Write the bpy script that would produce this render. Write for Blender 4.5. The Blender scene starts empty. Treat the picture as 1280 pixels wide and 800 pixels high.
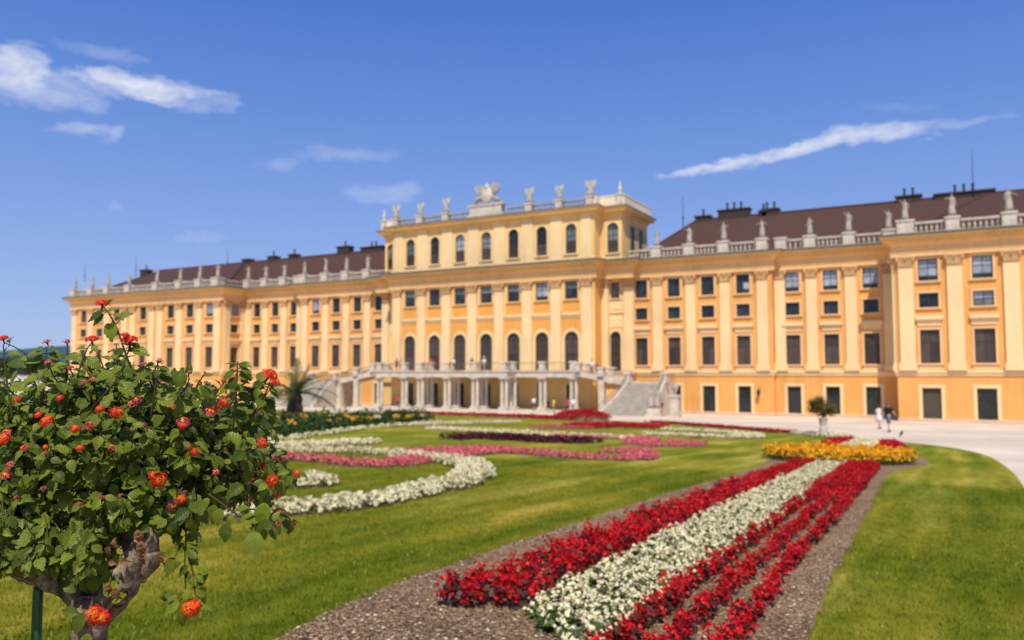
import bpy, math, random
import numpy as np
from math import sin, cos, pi, radians, atan, sqrt, floor
from mathutils import Vector, Matrix, Quaternion

random.seed(7)
rng = np.random.default_rng(7)
S = bpy.context.scene
C = S.collection

# ------------------------------------------------------------------ camera, sky, sun
F = 1010.3                      # focal length in pixels of a 1280 px wide picture
YAW = radians(29.09)
PITCH = atan(67.0 / F)
EYE = 1.6
cam_d = bpy.data.cameras.new("camera")
cam = bpy.data.objects.new("camera", cam_d)
C.objects.link(cam)
cam_d.sensor_width = 36.0
cam_d.lens = F / 1280.0 * 36.0
cam_d.clip_end = 20000
cam_d.clip_start = 0.05
cam.location = (0, 0, EYE)
cam.rotation_euler = (pi / 2 + PITCH, 0, YAW)
cam_d.dof.use_dof = True
cam_d.dof.focus_distance = 1.86
cam_d.dof.aperture_fstop = 4.0
S.camera = cam
S.view_settings.view_transform = 'Standard'
S.view_settings.look = 'None'
S.view_settings.exposure = 0.0
S.view_settings.gamma = 1.0

SUN_EL = radians(55)
SUN_AZ = radians(24)            # from -Y towards +X
sun_dir = Vector((sin(SUN_AZ) * cos(SUN_EL), -cos(SUN_AZ) * cos(SUN_EL), sin(SUN_EL)))
sd = bpy.data.lights.new("sun", 'SUN')
sd.energy = 4.55
sd.angle = radians(0.53)
sd.color = (1.0, 0.945, 0.79)
sun = bpy.data.objects.new("sun", sd)
sun.rotation_euler = (-sun_dir).to_track_quat('-Z', 'Y').to_euler()
sun.location = (0, -10, 40)
C.objects.link(sun)

W = bpy.data.worlds.new("World")
S.world = W
W.use_nodes = True
nt = W.node_tree
nt.nodes.clear()


class NT:
    """small helper to wire nodes"""
    def __init__(s, tree):
        s.t = tree

    def n(s, typ, **kw):
        nd = s.t.nodes.new(typ)
        for k, v in kw.items():
            if k.startswith('i_'):
                nd.inputs[k[2:].replace('_', ' ')].default_value = v
            else:
                setattr(nd, k, v)
        return nd

    def l(s, a, b):
        s.t.links.new(a, b)

    def math(s, op, a, b=None, c=None, clamp=False):
        nd = s.t.nodes.new('ShaderNodeMath')
        nd.operation = op
        nd.use_clamp = clamp
        for i, v in enumerate((a, b, c)):
            if v is None:
                continue
            if isinstance(v, (int, float)):
                nd.inputs[i].default_value = v
            else:
                s.l(v, nd.inputs[i])
        return nd.outputs[0]

    def ramp(s, fac, stops, interp='LINEAR'):
        nd = s.t.nodes.new('ShaderNodeValToRGB')
        nd.color_ramp.interpolation = interp
        els = nd.color_ramp.elements
        while len(els) < len(stops):
            els.new(0.5)
        for e, (p, c) in zip(els, stops):
            e.position = p
            e.color = (*c, 1) if len(c) == 3 else c
        s.l(fac, nd.inputs[0])
        return nd.outputs[0]

    def mix(s, fac, a, b, blend='MIX'):
        nd = s.t.nodes.new('ShaderNodeMix')
        nd.data_type = 'RGBA'
        nd.blend_type = blend
        for sock, v in ((nd.inputs[0], fac), (nd.inputs[6], a), (nd.inputs[7], b)):
            if isinstance(v, (int, float)):
                sock.default_value = v
            elif isinstance(v, tuple):
                sock.default_value = (*v, 1) if len(v) == 3 else v
            else:
                s.l(v, sock)
        return nd.outputs[2]


w = NT(nt)
out = w.n('ShaderNodeOutputWorld')
bg = w.n('ShaderNodeBackground', i_Strength=0.105)
sky = w.n('ShaderNodeTexSky', sky_type='NISHITA', sun_disc=False, sun_elevation=SUN_EL,
          sun_rotation=pi - SUN_AZ, altitude=200, air_density=1.0, dust_density=0.6, ozone_density=3.5)
tc = w.n('ShaderNodeTexCoord')
sep = w.n('ShaderNodeSeparateXYZ')
w.l(tc.outputs['Generated'], sep.inputs[0])


def sky_dir(px, py):
    """direction of the sky (azimuth left of +Y, elevation) for clouds"""
    x = (px - 640) / F
    z = (400 - py) / F
    d = cos(PITCH) - z * sin(PITCH)
    zz = sin(PITCH) + z * cos(PITCH)
    X = x * cos(YAW) - d * sin(YAW)
    Y = x * sin(YAW) + d * cos(YAW)
    return math.atan2(X, Y), math.atan2(zz, sqrt(X * X + Y * Y))


az = w.math('ARCTAN2', sep.outputs[0], sep.outputs[1])
hyp = w.math('SQRT', w.math('ADD', w.math('MULTIPLY', sep.outputs[0], sep.outputs[0]),
                            w.math('MULTIPLY', sep.outputs[1], sep.outputs[1])))
el = w.math('ARCTAN2', sep.outputs[2], hyp)
comb = w.n('ShaderNodeCombineXYZ')
w.l(az, comb.inputs[0])
w.l(el, comb.inputs[1])
cn = w.n('ShaderNodeTexNoise', i_Scale=9.0, i_Detail=9.0, i_Roughness=0.62, i_Distortion=0.5)
mp = w.n('ShaderNodeMapping')
mp.inputs['Scale'].default_value = (1.0, 2.2, 1)
w.l(comb.outputs[0], mp.inputs[0])
w.l(mp.outputs[0], cn.inputs[0])
cn2 = w.n('ShaderNodeTexNoise', i_Scale=34.0, i_Detail=8.0, i_Roughness=0.65, i_Distortion=0.8)
w.l(mp.outputs[0], cn2.inputs[0])
NZ = w.math('ADD', w.math('MULTIPLY', cn.outputs[0], 0.55), w.math('MULTIPLY', cn2.outputs[0], 0.45))
NZ = w.math('MULTIPLY_ADD', NZ, 2.3, -0.65)
wn = w.n('ShaderNodeTexNoise', i_Scale=16.0, i_Detail=6.0, i_Roughness=0.6)
w.l(mp.outputs[0], wn.inputs[0])
wsep = w.n('ShaderNodeSeparateColor')
w.l(wn.outputs['Color'], wsep.inputs[0])
azw = w.math('ADD', az, w.math('MULTIPLY_ADD', wsep.outputs[0], 0.10, -0.05))
elw = w.math('ADD', el, w.math('MULTIPLY_ADD', wsep.outputs[1], 0.034, -0.017))
cloud = None
# (centre px, centre py, half length, half height, tilt up to the right in px/px, strength, seed scale)
CL = [(20, 92, 80, 44, -0.10, 1.15), (185, 110, 112, 22, -0.16, 0.95), (70, 118, 95, 30, 0.0, 0.55), (268, 128, 40, 18, 0, 0.35),
      (92, 163, 34, 12, 0, 0.42), (128, 165, 18, 12, 0, 0.36), (130, 66, 60, 16, -0.2, 0.25),
      (900, 207, 105, 11, 0.20, 0.9), (1000, 187, 120, 15, 0.22, 1.05), (1110, 166, 110, 16, 0.10, 0.8),
      (1190, 153, 90, 10, 0.08, 0.35), (435, 193, 85, 14, 0.0, 0.22), (355, 205, 36, 10, 0, 0.2),
      (490, 240, 60, 15, 0.0, 0.27), (235, 297, 45, 7, 0, 0.2), (145, 258, 24, 9, 0, 0.16), (1130, 132, 60, 9, 0.0, 0.12)]
for (px, py, hl, hh, tilt, st) in CL:
    a0, e0 = sky_dir(px, py)
    k = abs(sky_dir(px + 10, py)[0] - a0) / 10.0
    ke = abs(sky_dir(px, py + 10)[1] - e0) / 10.0
    e_r = (sky_dir(px + 20, py)[1] - sky_dir(px - 20, py)[1]) / (sky_dir(px + 20, py)[0] - sky_dir(px - 20, py)[0])
    dx = w.math('MULTIPLY_ADD', azw, 1.0 / (hl * k), -a0 / (hl * k))
    slope = e_r + tilt * ke / k
    dy = w.math('SUBTRACT', elw, w.math('MULTIPLY_ADD', azw, slope, e0 - slope * a0))
    dy = w.math('MULTIPLY', dy, 1.0 / (hh * ke))
    r2 = w.math('ADD', w.math('POWER', w.math('ABSOLUTE', dx), 2.6), w.math('MULTIPLY', dy, dy))
    m = w.math('SUBTRACT', 1.0, r2, clamp=True)
    m = w.math('MULTIPLY', w.math('MULTIPLY', w.math('ADD', w.math('MULTIPLY_ADD', m, 0.95, -0.80), NZ), 1.15, clamp=True), min(1.0, st))
    m = w.math('MULTIPLY', m, w.math('GREATER_THAN', w.math('SUBTRACT', 1.0, r2), 0.001))
    cloud = m if cloud is None else w.math('MAXIMUM', cloud, m)
dens = cloud
base_sky = w.n('ShaderNodeHueSaturation', i_Saturation=1.12, i_Value=1.0)
base_sky.inputs['Hue'].default_value = 0.512
w.l(sky.outputs[0], base_sky.inputs['Color'])
# clear summer air: blue deepens evenly from the horizon to the zenith
grad = w.ramp(w.math('DIVIDE', el, pi / 2), [(0.0, (0.415, 0.545, 0.83)), (0.03, (0.375, 0.51, 0.84)), (0.10, (0.265, 0.412, 0.835)), (0.19, (0.150, 0.300, 0.75)),
                                             (0.27, (0.078, 0.212, 0.670)), (0.5, (0.045, 0.14, 0.52)), (1.0, (0.03, 0.10, 0.42))])
grad = w.mix(1.0, grad, (9.5, 9.5, 9.5), 'MULTIPLY')
grad.node.clamp_result = False
clear = w.mix(0.82, base_sky.outputs[0], grad)
skyc = w.mix(w.math('MULTIPLY', dens, 0.9), clear, (8.0, 8.2, 9.0))
w.l(skyc, bg.inputs[0])
w.l(bg.outputs[0], out.inputs[0])

# ------------------------------------------------------------------ layout helpers
YC, YS, YA, YB, YR = 93.5, 95.5, 96.8, 97.6, 92.8      # wall planes of the palace front
XC = -56.0                                             # its middle axis
SLOPE = 0.036
BASE = -SLOPE * 92.0


def gz(y):
    return -SLOPE * min(y, 92.0)


def ground_at(px, py):
    x = (px - 640) / F
    z = (400 - py) / F
    d = cos(PITCH) - z * sin(PITCH)
    zz = sin(PITCH) + z * cos(PITCH)
    rx = x * cos(YAW) - d * sin(YAW)
    ry = x * sin(YAW) + d * cos(YAW)
    t = -EYE / (zz + SLOPE * ry)
    return Vector((rx * t, ry * t))


# ------------------------------------------------------------------ mesh helpers
class MB:
    def __init__(s):
        s.v = []
        s.f = []
        s.m = []
        s.uv = None

    def quad(s, a, b, c, d, m=0):
        i = len(s.v)
        s.v += [a, b, c, d]
        s.f.append((i, i + 1, i + 2, i + 3))
        s.m.append(m)

    def poly(s, pts, m=0):
        i = len(s.v)
        s.v += list(pts)
        s.f.append(tuple(range(i, i + len(pts))))
        s.m.append(m)

    def box(s, x0, x1, y0, y1, z0, z1, m=0, skip=''):
        i = len(s.v)
        s.v += [(x0, y0, z0), (x1, y0, z0), (x1, y1, z0), (x0, y1, z0), (x0, y0, z1), (x1, y0, z1), (x1, y1, z1), (x0, y1, z1)]
        fs = {'d': (0, 3, 2, 1), 'u': (4, 5, 6, 7), 'f': (0, 1, 5, 4), 'r': (1, 2, 6, 5), 'b': (2, 3, 7, 6), 'l': (3, 0, 4, 7)}
        for k, q in fs.items():
            if k in skip:
                continue
            s.f.append(tuple(i + j for j in q))
            s.m.append(m)

    def cbox(s, cx, cy, z0, z1, w_, d_, m=0, taper=1.0):
        i = len(s.v)
        a, b = w_ / 2, d_ / 2
        for z, t in ((z0, 1), (z1, taper)):
            s.v += [(cx - a * t, cy - b * t, z), (cx + a * t, cy - b * t, z), (cx + a * t, cy + b * t, z), (cx - a * t, cy + b * t, z)]
        for q in ((0, 3, 2, 1), (4, 5, 6, 7), (0, 1, 5, 4), (1, 2, 6, 5), (2, 3, 7, 6), (3, 0, 4, 7)):
            s.f.append(tuple(i + j for j in q))
            s.m.append(m)

    def lathe(s, prof, cx=0, cy=0, cz=0, n=10, m=0, sx=1, sy=1):
        i = len(s.v)
        for (r, z) in prof:
            for k in range(n):
                a = 2 * pi * k / n
                s.v.append((cx + r * sx * cos(a), cy + r * sy * sin(a), cz + z))
        for j in range(len(prof) - 1):
            for k in range(n):
                k2 = (k + 1) % n
                s.f.append((i + j * n + k, i + j * n + k2, i + (j + 1) * n + k2, i + (j + 1) * n + k))
                s.m.append(m)
        s.f.append(tuple(i + (len(prof) - 1) * n + k for k in range(n)))
        s.m.append(m)
        s.f.append(tuple(i + k for k in reversed(range(n))))
        s.m.append(m)

    def tube(s, pts, rad, n=8, m=0, cap=True, noise=0.0):
        pts = [Vector(p) for p in pts]
        i = len(s.v)
        up = Vector((0.13, 0.31, 0.94))
        for j, p in enumerate(pts):
            t = (pts[min(j + 1, len(pts) - 1)] - pts[max(j - 1, 0)]).normalized()
            u = t.cross(up)
            if u.length < 1e-3:
                u = t.cross(Vector((1, 0, 0)))
            u.normalize()
            v = t.cross(u)
            r = rad[j] if isinstance(rad, (list, tuple)) else rad
            for k in range(n):
                a = 2 * pi * k / n
                rr = r * (1 + noise * (random.random() - 0.5))
                s.v.append(tuple(p + u * (rr * cos(a)) + v * (rr * sin(a))))
        for j in range(len(pts) - 1):
            for k in range(n):
                k2 = (k + 1) % n
                s.f.append((i + j * n + k, i + (j + 1) * n + k, i + (j + 1) * n + k2, i + j * n + k2))
                s.m.append(m)
        if cap:
            s.f.append(tuple(i + k for k in range(n)))
            s.m.append(m)
            s.f.append(tuple(i + (len(pts) - 1) * n + k for k in reversed(range(n))))
            s.m.append(m)

    def ball(s, c, r, n=8, m=0, sx=1, sy=1, sz=1):
        prof = [(r * sin(pi * j / (n // 2 + 1)), -r * sz * cos(pi * j / (n // 2 + 1))) for j in range(n // 2 + 2)]
        prof[0] = (r * 0.02, prof[0][1])
        prof[-1] = (r * 0.02, prof[-1][1])
        s.lathe(prof, c[0], c[1], c[2], n, m, sx, sy)

    def add(s, other, M=None, m=None):
        i = len(s.v)
        if M is None:
            s.v += other.v
        else:
            s.v += [tuple(M @ Vector(p)) for p in other.v]
        s.f += [tuple(i + k for k in f) for f in other.f]
        s.m += other.m if m is None else [m] * len(other.m)

    def mesh(s, name, mats, smooth=False):
        me = bpy.data.meshes.new(name)
        me.from_pydata([tuple(p) for p in s.v], [], s.f)
        for mt in (mats if isinstance(mats, (list, tuple)) else [mats]):
            me.materials.append(mt)
        me.polygons.foreach_set('material_index', s.m)
        if smooth:
            me.polygons.foreach_set('use_smooth', [True] * len(s.f))
        me.update()
        return me

    def build(s, name, mats, parent=None, smooth=False, kind=None, loc=None):
        return obj(name, s.mesh(name, mats, smooth), parent, kind, loc)


def obj(name, me, parent=None, kind=None, loc=None, rotz=None):
    o = bpy.data.objects.new(name, me)
    C.objects.link(o)
    if parent is not None:
        o.parent = parent
    if kind:
        o['kind'] = kind
    if loc is not None:
        o.location = loc
    if rotz is not None:
        o.rotation_euler = (0, 0, rotz)
    return o


def thing(name, label, cat, loc=(0, 0, 0), rotz=0.0, group=None, me=None):
    o = bpy.data.objects.new(name, me)
    C.objects.link(o)
    o.location = loc
    o.rotation_euler = (0, 0, rotz)
    o['label'] = label
    o['category'] = cat
    if group:
        o['group'] = group
    return o


def np_mesh(name, V, faces_n, mats, mat_idx=None, smooth=False, var=None, uv=None):
    """V: (n,3) array, consecutive groups of faces_n vertices are the faces, or faces_n = (m,k) index array"""
    me = bpy.data.meshes.new(name)
    V = np.asarray(V, dtype=np.float32)
    if isinstance(faces_n, int):
        k = faces_n
        idx = np.arange(len(V), dtype=np.int32)
        nf = len(V) // k
    else:
        k = faces_n.shape[1]
        idx = faces_n.astype(np.int32).ravel()
        nf = len(faces_n)
    me.vertices.add(len(V))
    me.vertices.foreach_set('co', V.ravel())
    me.loops.add(len(idx))
    me.loops.foreach_set('vertex_index', idx)
    me.polygons.add(nf)
    me.polygons.foreach_set('loop_start', np.arange(nf, dtype=np.int32) * k)
    for mt in (mats if isinstance(mats, (list, tuple)) else [mats]):
        me.materials.append(mt)
    if mat_idx is not None:
        me.polygons.foreach_set('material_index', np.asarray(mat_idx, dtype=np.int32))
    if smooth:
        me.polygons.foreach_set('use_smooth', np.ones(nf, dtype=bool))
    if uv is not None:
        l = me.uv_layers.new(name='UVMap')
        l.data.foreach_set('uv', np.asarray(uv, dtype=np.float32).ravel())
    if var is not None:
        a = me.attributes.new('var', 'FLOAT', 'POINT')
        a.data.foreach_set('value', np.asarray(var, dtype=np.float32))
    me.update(calc_edges=True)
    return me


# ------------------------------------------------------------------ materials
MATS = {}


def mat(name, col, rough=0.8, noise=0.0, nscale=5.0, bump=0.0, bscale=40.0, col2=None, coords='Object', spec=0.3, stretch=None,
        detail=6.0, rnd=0.0):
    m = bpy.data.materials.new(name)
    m.use_nodes = True
    t = NT(m.node_tree)
    b = m.node_tree.nodes['Principled BSDF']
    b.inputs['Roughness'].default_value = rough
    b.inputs['Specular IOR Level'].default_value = spec
    b.inputs['Base Color'].default_value = (*col, 1)
    tc_ = t.n('ShaderNodeTexCoord')
    src = tc_.outputs[coords]
    if stretch:
        mp_ = t.n('ShaderNodeMapping')
        mp_.inputs['Scale'].default_value = stretch
        t.l(src, mp_.inputs[0])
        src = mp_.outputs[0]
    c = None
    if noise > 0 or col2:
        n_ = t.n('ShaderNodeTexNoise', i_Scale=nscale, i_Detail=detail, i_Roughness=0.6)
        t.l(src, n_.inputs[0])
        c2 = col2 or tuple(x * (1 - noise) for x in col)
        c = t.mix(t.ramp(n_.outputs[0], [(0.35, (0, 0, 0)), (0.65, (1, 1, 1))]), col, c2)
    if rnd > 0:
        oi = t.n('ShaderNodeObjectInfo')
        v = t.math('MULTIPLY_ADD', oi.outputs['Random'], 2 * rnd, 1 - rnd)
        hs = t.n('ShaderNodeHueSaturation')
        t.l(v, hs.inputs['Value'])
        if c is not None:
            t.l(c, hs.inputs['Color'])
        else:
            hs.inputs['Color'].default_value = (*col, 1)
        c = hs.outputs[0]
    if c is not None:
        t.l(c, b.inputs['Base Color'])
    if bump > 0:
        n2 = t.n('ShaderNodeTexNoise', i_Scale=bscale, i_Detail=6.0)
        t.l(src, n2.inputs[0])
        bp = t.n('ShaderNodeBump', i_Strength=bump)
        bp.inputs['Distance'].default_value = 0.05
        t.l(n2.outputs[0], bp.inputs['Height'])
        t.l(bp.outputs[0], b.inputs['Normal'])
    MATS[name] = m
    return m


def plaster(name, col, amount=0.12):
    """painted plaster with faint vertical rain streaks and blotches"""
    m = mat(name, col, rough=0.9, bump=0.15, bscale=3.0, spec=0.15)
    t = NT(m.node_tree)
    b = m.node_tree.nodes['Principled BSDF']
    tc_ = t.n('ShaderNodeTexCoord')
    geo = t.n('ShaderNodeNewGeometry')
    mp_ = t.n('ShaderNodeMapping')
    mp_.inputs['Scale'].default_value = (1.4, 1.4, 0.16)
    t.l(geo.outputs['Position'], mp_.inputs[0])
    n1 = t.n('ShaderNodeTexNoise', i_Scale=1.3, i_Detail=7.0, i_Roughness=0.65)
    t.l(mp_.outputs[0], n1.inputs[0])
    n2 = t.n('ShaderNodeTexNoise', i_Scale=0.22, i_Detail=5.0)
    t.l(geo.outputs['Position'], n2.inputs[0])
    c1 = t.mix(t.ramp(n1.outputs[0], [(0.38, (0, 0, 0)), (0.72, (1, 1, 1))]), col, tuple(x * (1 - amount * 1.6) for x in col))
    c2 = t.mix(t.ramp(n2.outputs[0], [(0.3, (0, 0, 0)), (0.7, (1, 1, 1))]), c1, tuple(min(1, x * (1 + amount * 0.6)) for x in col))
    t.l(c2, b.inputs['Base Color'])
    return m


M_wall = plaster('wall_ochre', (0.75, 0.375, 0.115), 0.17)
M_wall_pale = plaster('wall_pale_ochre', (0.80, 0.525, 0.215), 0.15)
M_trim = plaster('trim_cream', (0.83, 0.60, 0.325), 0.13)
M_sur = plaster('surround_peach', (0.80, 0.515, 0.26), 0.12)
M_cornice = plaster('cornice_gold', (0.74, 0.45, 0.175), 0.18)
M_frieze = plaster('frieze_sand', (0.80, 0.50, 0.225), 0.14)
M_cap = plaster('capital_shaded_sand', (0.56, 0.345, 0.17), 0.2)  # browner than the trim: shade of the carving put into the colour
M_plinth = plaster('plinth_stone', (0.60, 0.42, 0.30), 0.2)
M_flash = mat('lead_flashing', (0.13, 0.12, 0.10), rough=0.6, noise=0.3)
M_roof = mat('brown_roof_tiles', (0.090, 0.040, 0.028), rough=0.75, col2=(0.075, 0.042, 0.035), nscale=0.6, bump=0.6, bscale=6, spec=0.2)
M_stone = mat('grey_stone', (0.50, 0.42, 0.36), rough=0.9, col2=(0.30, 0.25, 0.21), nscale=1.6, bump=0.3, bscale=9)
M_stone_w = mat('pale_stone', (0.69, 0.60, 0.50), rough=0.9, col2=(0.50, 0.43, 0.35), nscale=1.3, bump=0.25, bscale=8)
M_frame = mat('dark_window_frame', (0.035, 0.036, 0.036), rough=0.5)
M_frame_t = mat('teal_door_paint', (0.018, 0.038, 0.040), rough=0.45, noise=0.3, nscale=2)
M_shut = mat('brown_grey_shutter', (0.085, 0.072, 0.05), rough=0.7, noise=0.2)
M_blind = mat('brown_window_blind', (0.075, 0.052, 0.042), rough=0.35, noise=0.25, nscale=0.9, coords='Object', spec=0.5, rnd=0.45)
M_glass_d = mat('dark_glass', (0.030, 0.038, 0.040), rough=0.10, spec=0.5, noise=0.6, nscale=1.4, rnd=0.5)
M_glass_p = mat('painted_sky_glass', (0.36, 0.41, 0.50), rough=0.15, spec=0.5, noise=0.35, nscale=1.5, rnd=0.25)  # pale blue pane colour stands in for the reflected sky
M_glass_g = mat('grey_pane_glass', (0.17, 0.20, 0.20), rough=0.15, spec=0.5, noise=0.35, nscale=1.0, rnd=0.3)  # mid grey pane colour, blotched and varied from pane to pane
M_chim = mat('chimney_dark', (0.055, 0.04, 0.035), rough=0.9)
M_iron = mat('black_iron', (0.02, 0.022, 0.025), rough=0.5)
M_bronze = mat('bronze_patina', (0.09, 0.12, 0.08), rough=0.6)

# ------------------------------------------------------------------ ground, hills
gm = MB()
ys = [-60, 0, 20, 60, 92, 130, 300, 9000]
xs = [-6000, -200, -100, -40, 0, 40, 200, 6000]
for a, b in zip(ys[:-1], ys[1:]):
    for c, d in zip(xs[:-1], xs[1:]):
        gm.quad((c, a, gz(a)), (d, a, gz(a)), (d, b, gz(b)), (c, b, gz(b)))
M_gravel = mat('pale_gravel', (0.80, 0.665, 0.515), rough=0.95, col2=(0.60, 0.48, 0.37), nscale=0.16, bump=0.4, bscale=60)
gm.build('ground', M_gravel, kind='structure')

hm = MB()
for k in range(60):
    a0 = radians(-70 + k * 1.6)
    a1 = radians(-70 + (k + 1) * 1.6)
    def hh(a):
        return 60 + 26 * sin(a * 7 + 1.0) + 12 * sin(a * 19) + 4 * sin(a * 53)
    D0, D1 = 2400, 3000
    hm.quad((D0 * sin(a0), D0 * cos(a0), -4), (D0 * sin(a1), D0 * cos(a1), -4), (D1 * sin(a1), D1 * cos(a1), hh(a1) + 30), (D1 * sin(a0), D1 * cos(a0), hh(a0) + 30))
M_hill = mat('hazed_woodland', (0.050, 0.095, 0.125), rough=1.0, col2=(0.038, 0.08, 0.105), nscale=0.01)  # bluish colour paints in the haze of distance
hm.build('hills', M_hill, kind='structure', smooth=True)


def lawn_material():
    m = bpy.data.materials.new('mown_grass')
    m.use_nodes = True
    t = NT(m.node_tree)
    b = m.node_tree.nodes['Principled BSDF']
    b.inputs['Roughness'].default_value = 0.85
    b.inputs['Specular IOR Level'].default_value = 0.04
    g = t.n('ShaderNodeNewGeometry')
    mp_ = t.n('ShaderNodeMapping')
    mp_.inputs['Rotation'].default_value = (0, 0, radians(-42))
    mp_.inputs['Scale'].default_value = (1, 0.16, 1)
    t.l(g.outputs['Position'], mp_.inputs[0])
    n1 = t.n('ShaderNodeTexNoise', i_Scale=1.1, i_Detail=7.0, i_Roughness=0.62)
    t.l(mp_.outputs[0], n1.inputs[0])
    n2 = t.n('ShaderNodeTexNoise', i_Scale=5.0, i_Detail=8.0, i_Roughness=0.7)
    t.l(g.outputs['Position'], n2.inputs[0])
    n3 = t.n('ShaderNodeTexNoise', i_Scale=70.0, i_Detail=4.0, i_Roughness=0.8)
    t.l(g.outputs['Position'], n3.inputs[0])
    c1 = t.ramp(n1.outputs[0], [(0.34, (0.150, 0.180, 0.010)), (0.52, (0.275, 0.262, 0.022)), (0.68, (0.47, 0.39, 0.075))])
    c2 = t.ramp(n2.outputs[0], [(0.30, (0.45, 0.55, 0.40)), (0.55, (1, 1, 1)), (0.75, (1.35, 1.22, 1.35))])
    c3 = t.ramp(n3.outputs[0], [(0.25, (0.35, 0.4, 0.3)), (0.5, (1, 1, 1)), (0.8, (1.5, 1.4, 1.4))])
    mp2 = t.n('ShaderNodeMapping')
    mp2.inputs['Scale'].default_value = (2.4, 0.10, 1)
    t.l(g.outputs['Position'], mp2.inputs[0])
    n5 = t.n('ShaderNodeTexNoise', i_Scale=1.0, i_Detail=4.0)
    t.l(mp2.outputs[0], n5.inputs[0])
    c1 = t.mix(1.0, c1, t.ramp(n5.outputs[0], [(0.36, (0.78, 0.88, 0.8)), (0.5, (1, 1, 1)), (0.64, (1.22, 1.12, 1.2))]), 'MULTIPLY')
    n4 = t.n('ShaderNodeTexNoise', i_Scale=0.33, i_Detail=3.0)
    t.l(g.outputs['Position'], n4.inputs[0])
    c1 = t.mix(1.0, c1, t.ramp(n4.outputs[0], [(0.38, (0.74, 0.86, 0.7)), (0.52, (1, 1, 1)), (0.66, (1.25, 1.12, 1.3))]), 'MULTIPLY')
    col = t.mix(1.0, t.mix(0.8, c1, c2, 'MULTIPLY'), c3, 'MULTIPLY')
    t.l(col, b.inputs['Base Color'])
    bp = t.n('ShaderNodeBump', i_Strength=0.7)
    bp.inputs['Distance'].default_value = 0.03
    t.l(n3.outputs[0], bp.inputs['Height'])
    t.l(bp.outputs[0], b.inputs['Normal'])
    return m


M_lawn = lawn_material()


def slab(name, outline, material, zoff, thick=0.03, kind='structure'):
    """a flat sheet following the slope, with a low edge"""
    m = MB()
    top = [(p[0], p[1], gz(p[1]) + zoff) for p in outline]
    me = bpy.data.meshes.new(name)
    n = len(top)
    bot = [(x, y, z - thick) for x, y, z in top]
    faces = [tuple(range(n))]
    for i in range(n):
        j = (i + 1) % n
        faces.append((i, i + n, j + n, j))
    me.from_pydata(top + bot, [], faces)
    me.materials.append(material)
    me.update()
    if me.polygons[0].normal.z < 0:
        me.flip_normals()
    return obj(name, me, kind=kind)


def smooth_path(pts, n=6, closed=False):
    pts = [Vector(p) for p in pts]
    res = []
    N = len(pts)
    rng_ = range(N if closed else N - 1)
    for i in rng_:
        p0 = pts[(i - 1) % N] if (closed or i > 0) else pts[0]
        p1 = pts[i]
        p2 = pts[(i + 1) % N]
        p3 = pts[(i + 2) % N] if (closed or i + 2 < N) else pts[-1]
        for k in range(n):
            t = k / n
            res.append(0.5 * ((2 * p1) + (-p0 + p2) * t + (2 * p0 - 5 * p1 + 4 * p2 - p3) * t * t + (-p0 + 3 * p1 - 3 * p2 + p3) * t ** 3))
    if not closed:
        res.append(pts[-1])
    return res


right_edge = smooth_path([(1.1, -20), (1.1, 0), (1.0, 12), (1.0, 19), (0.98, 24), (0.6, 31), (-0.5, 36), (-2.4, 39.5), (-5.2, 42.5), (-8.5, 46.5), (-14.5, 53.5), (-21.8, 60), (-29.0, 62.5), (-38, 63.5), (-52, 63.5)], 6)
lawn_out = [tuple(p) for p in right_edge] + [(-95, 63.5), (-95, -20)]
slab('lawn', lawn_out, M_lawn, 0.03)

M_mulch = mat('brown_bark_mulch', (0.165, 0.110, 0.082), rough=0.95, col2=(0.085, 0.055, 0.042), nscale=16, bump=1.0, bscale=70, detail=10)


def mulch_material():
    t = NT(M_mulch.node_tree)
    b = M_mulch.node_tree.nodes['Principled BSDF']
    g = t.n('ShaderNodeNewGeometry')
    v = t.n('ShaderNodeTexVoronoi', i_Scale=75.0)
    t.l(g.outputs['Position'], v.inputs[0])
    sepc = t.n('ShaderNodeSeparateColor')
    t.l(v.outputs['Color'], sepc.inputs[0])
    col = t.ramp(sepc.outputs[0], [(0.0, (0.12, 0.062, 0.026)), (0.35, (0.30, 0.175, 0.085)), (0.7, (0.46, 0.285, 0.150)), (0.90, (0.62, 0.42, 0.25)), (1.0, (0.90, 0.72, 0.52))])
    n_ = t.n('ShaderNodeTexNoise', i_Scale=1.2, i_Detail=5.0)
    t.l(g.outputs['Position'], n_.inputs[0])
    c2 = t.mix(1.0, col, t.ramp(n_.outputs[0], [(0.3, (0.72, 0.70, 0.70)), (0.7, (1.12, 1.1, 1.1))]), 'MULTIPLY')
    t.l(c2, b.inputs['Base Color'])


mulch_material()
mulch_poly = [(-3.2, 0), (-3.5, 2.5), (-3.93, 4.0), (-4.12, 4.7), (-4.27, 5.7), (-4.32, 6.7), (-4.36, 8), (-4.4, 10), (-4.5, 13.5), (-4.5, 19), (-4.6, 22.6), (-5.2, 24.5), (-4.9, 27), (-4.55, 31),
              (-4.6, 38), (-2.2, 38), (-1.9, 31), (-1.0, 27), (-0.9, 24.5), (-1.5, 22.0), (-1.6, 21), (-1.3, 13.5), (-1.16, 9.6), (-1.08, 7.5), (-0.97, 5.9), (-0.9, 0)]
dense = []
for i, p in enumerate(mulch_poly):
    q = mulch_poly[(i + 1) % len(mulch_poly)]
    L = math.dist(p, q)
    k = max(1, int(L / 0.13)) if L < 40 and p[1] > 1 else 1
    for j in range(k):
        t_ = j / k
        x = p[0] + (q[0] - p[0]) * t_
        y = p[1] + (q[1] - p[1]) * t_
        a_ = 0.035 if y < 23 else 0.05
        dense.append((x + random.uniform(-a_, a_), y + random.uniform(-a_, a_)))
slab('mulch_bed', dense, M_mulch, 0.034, 0.01)

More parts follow.
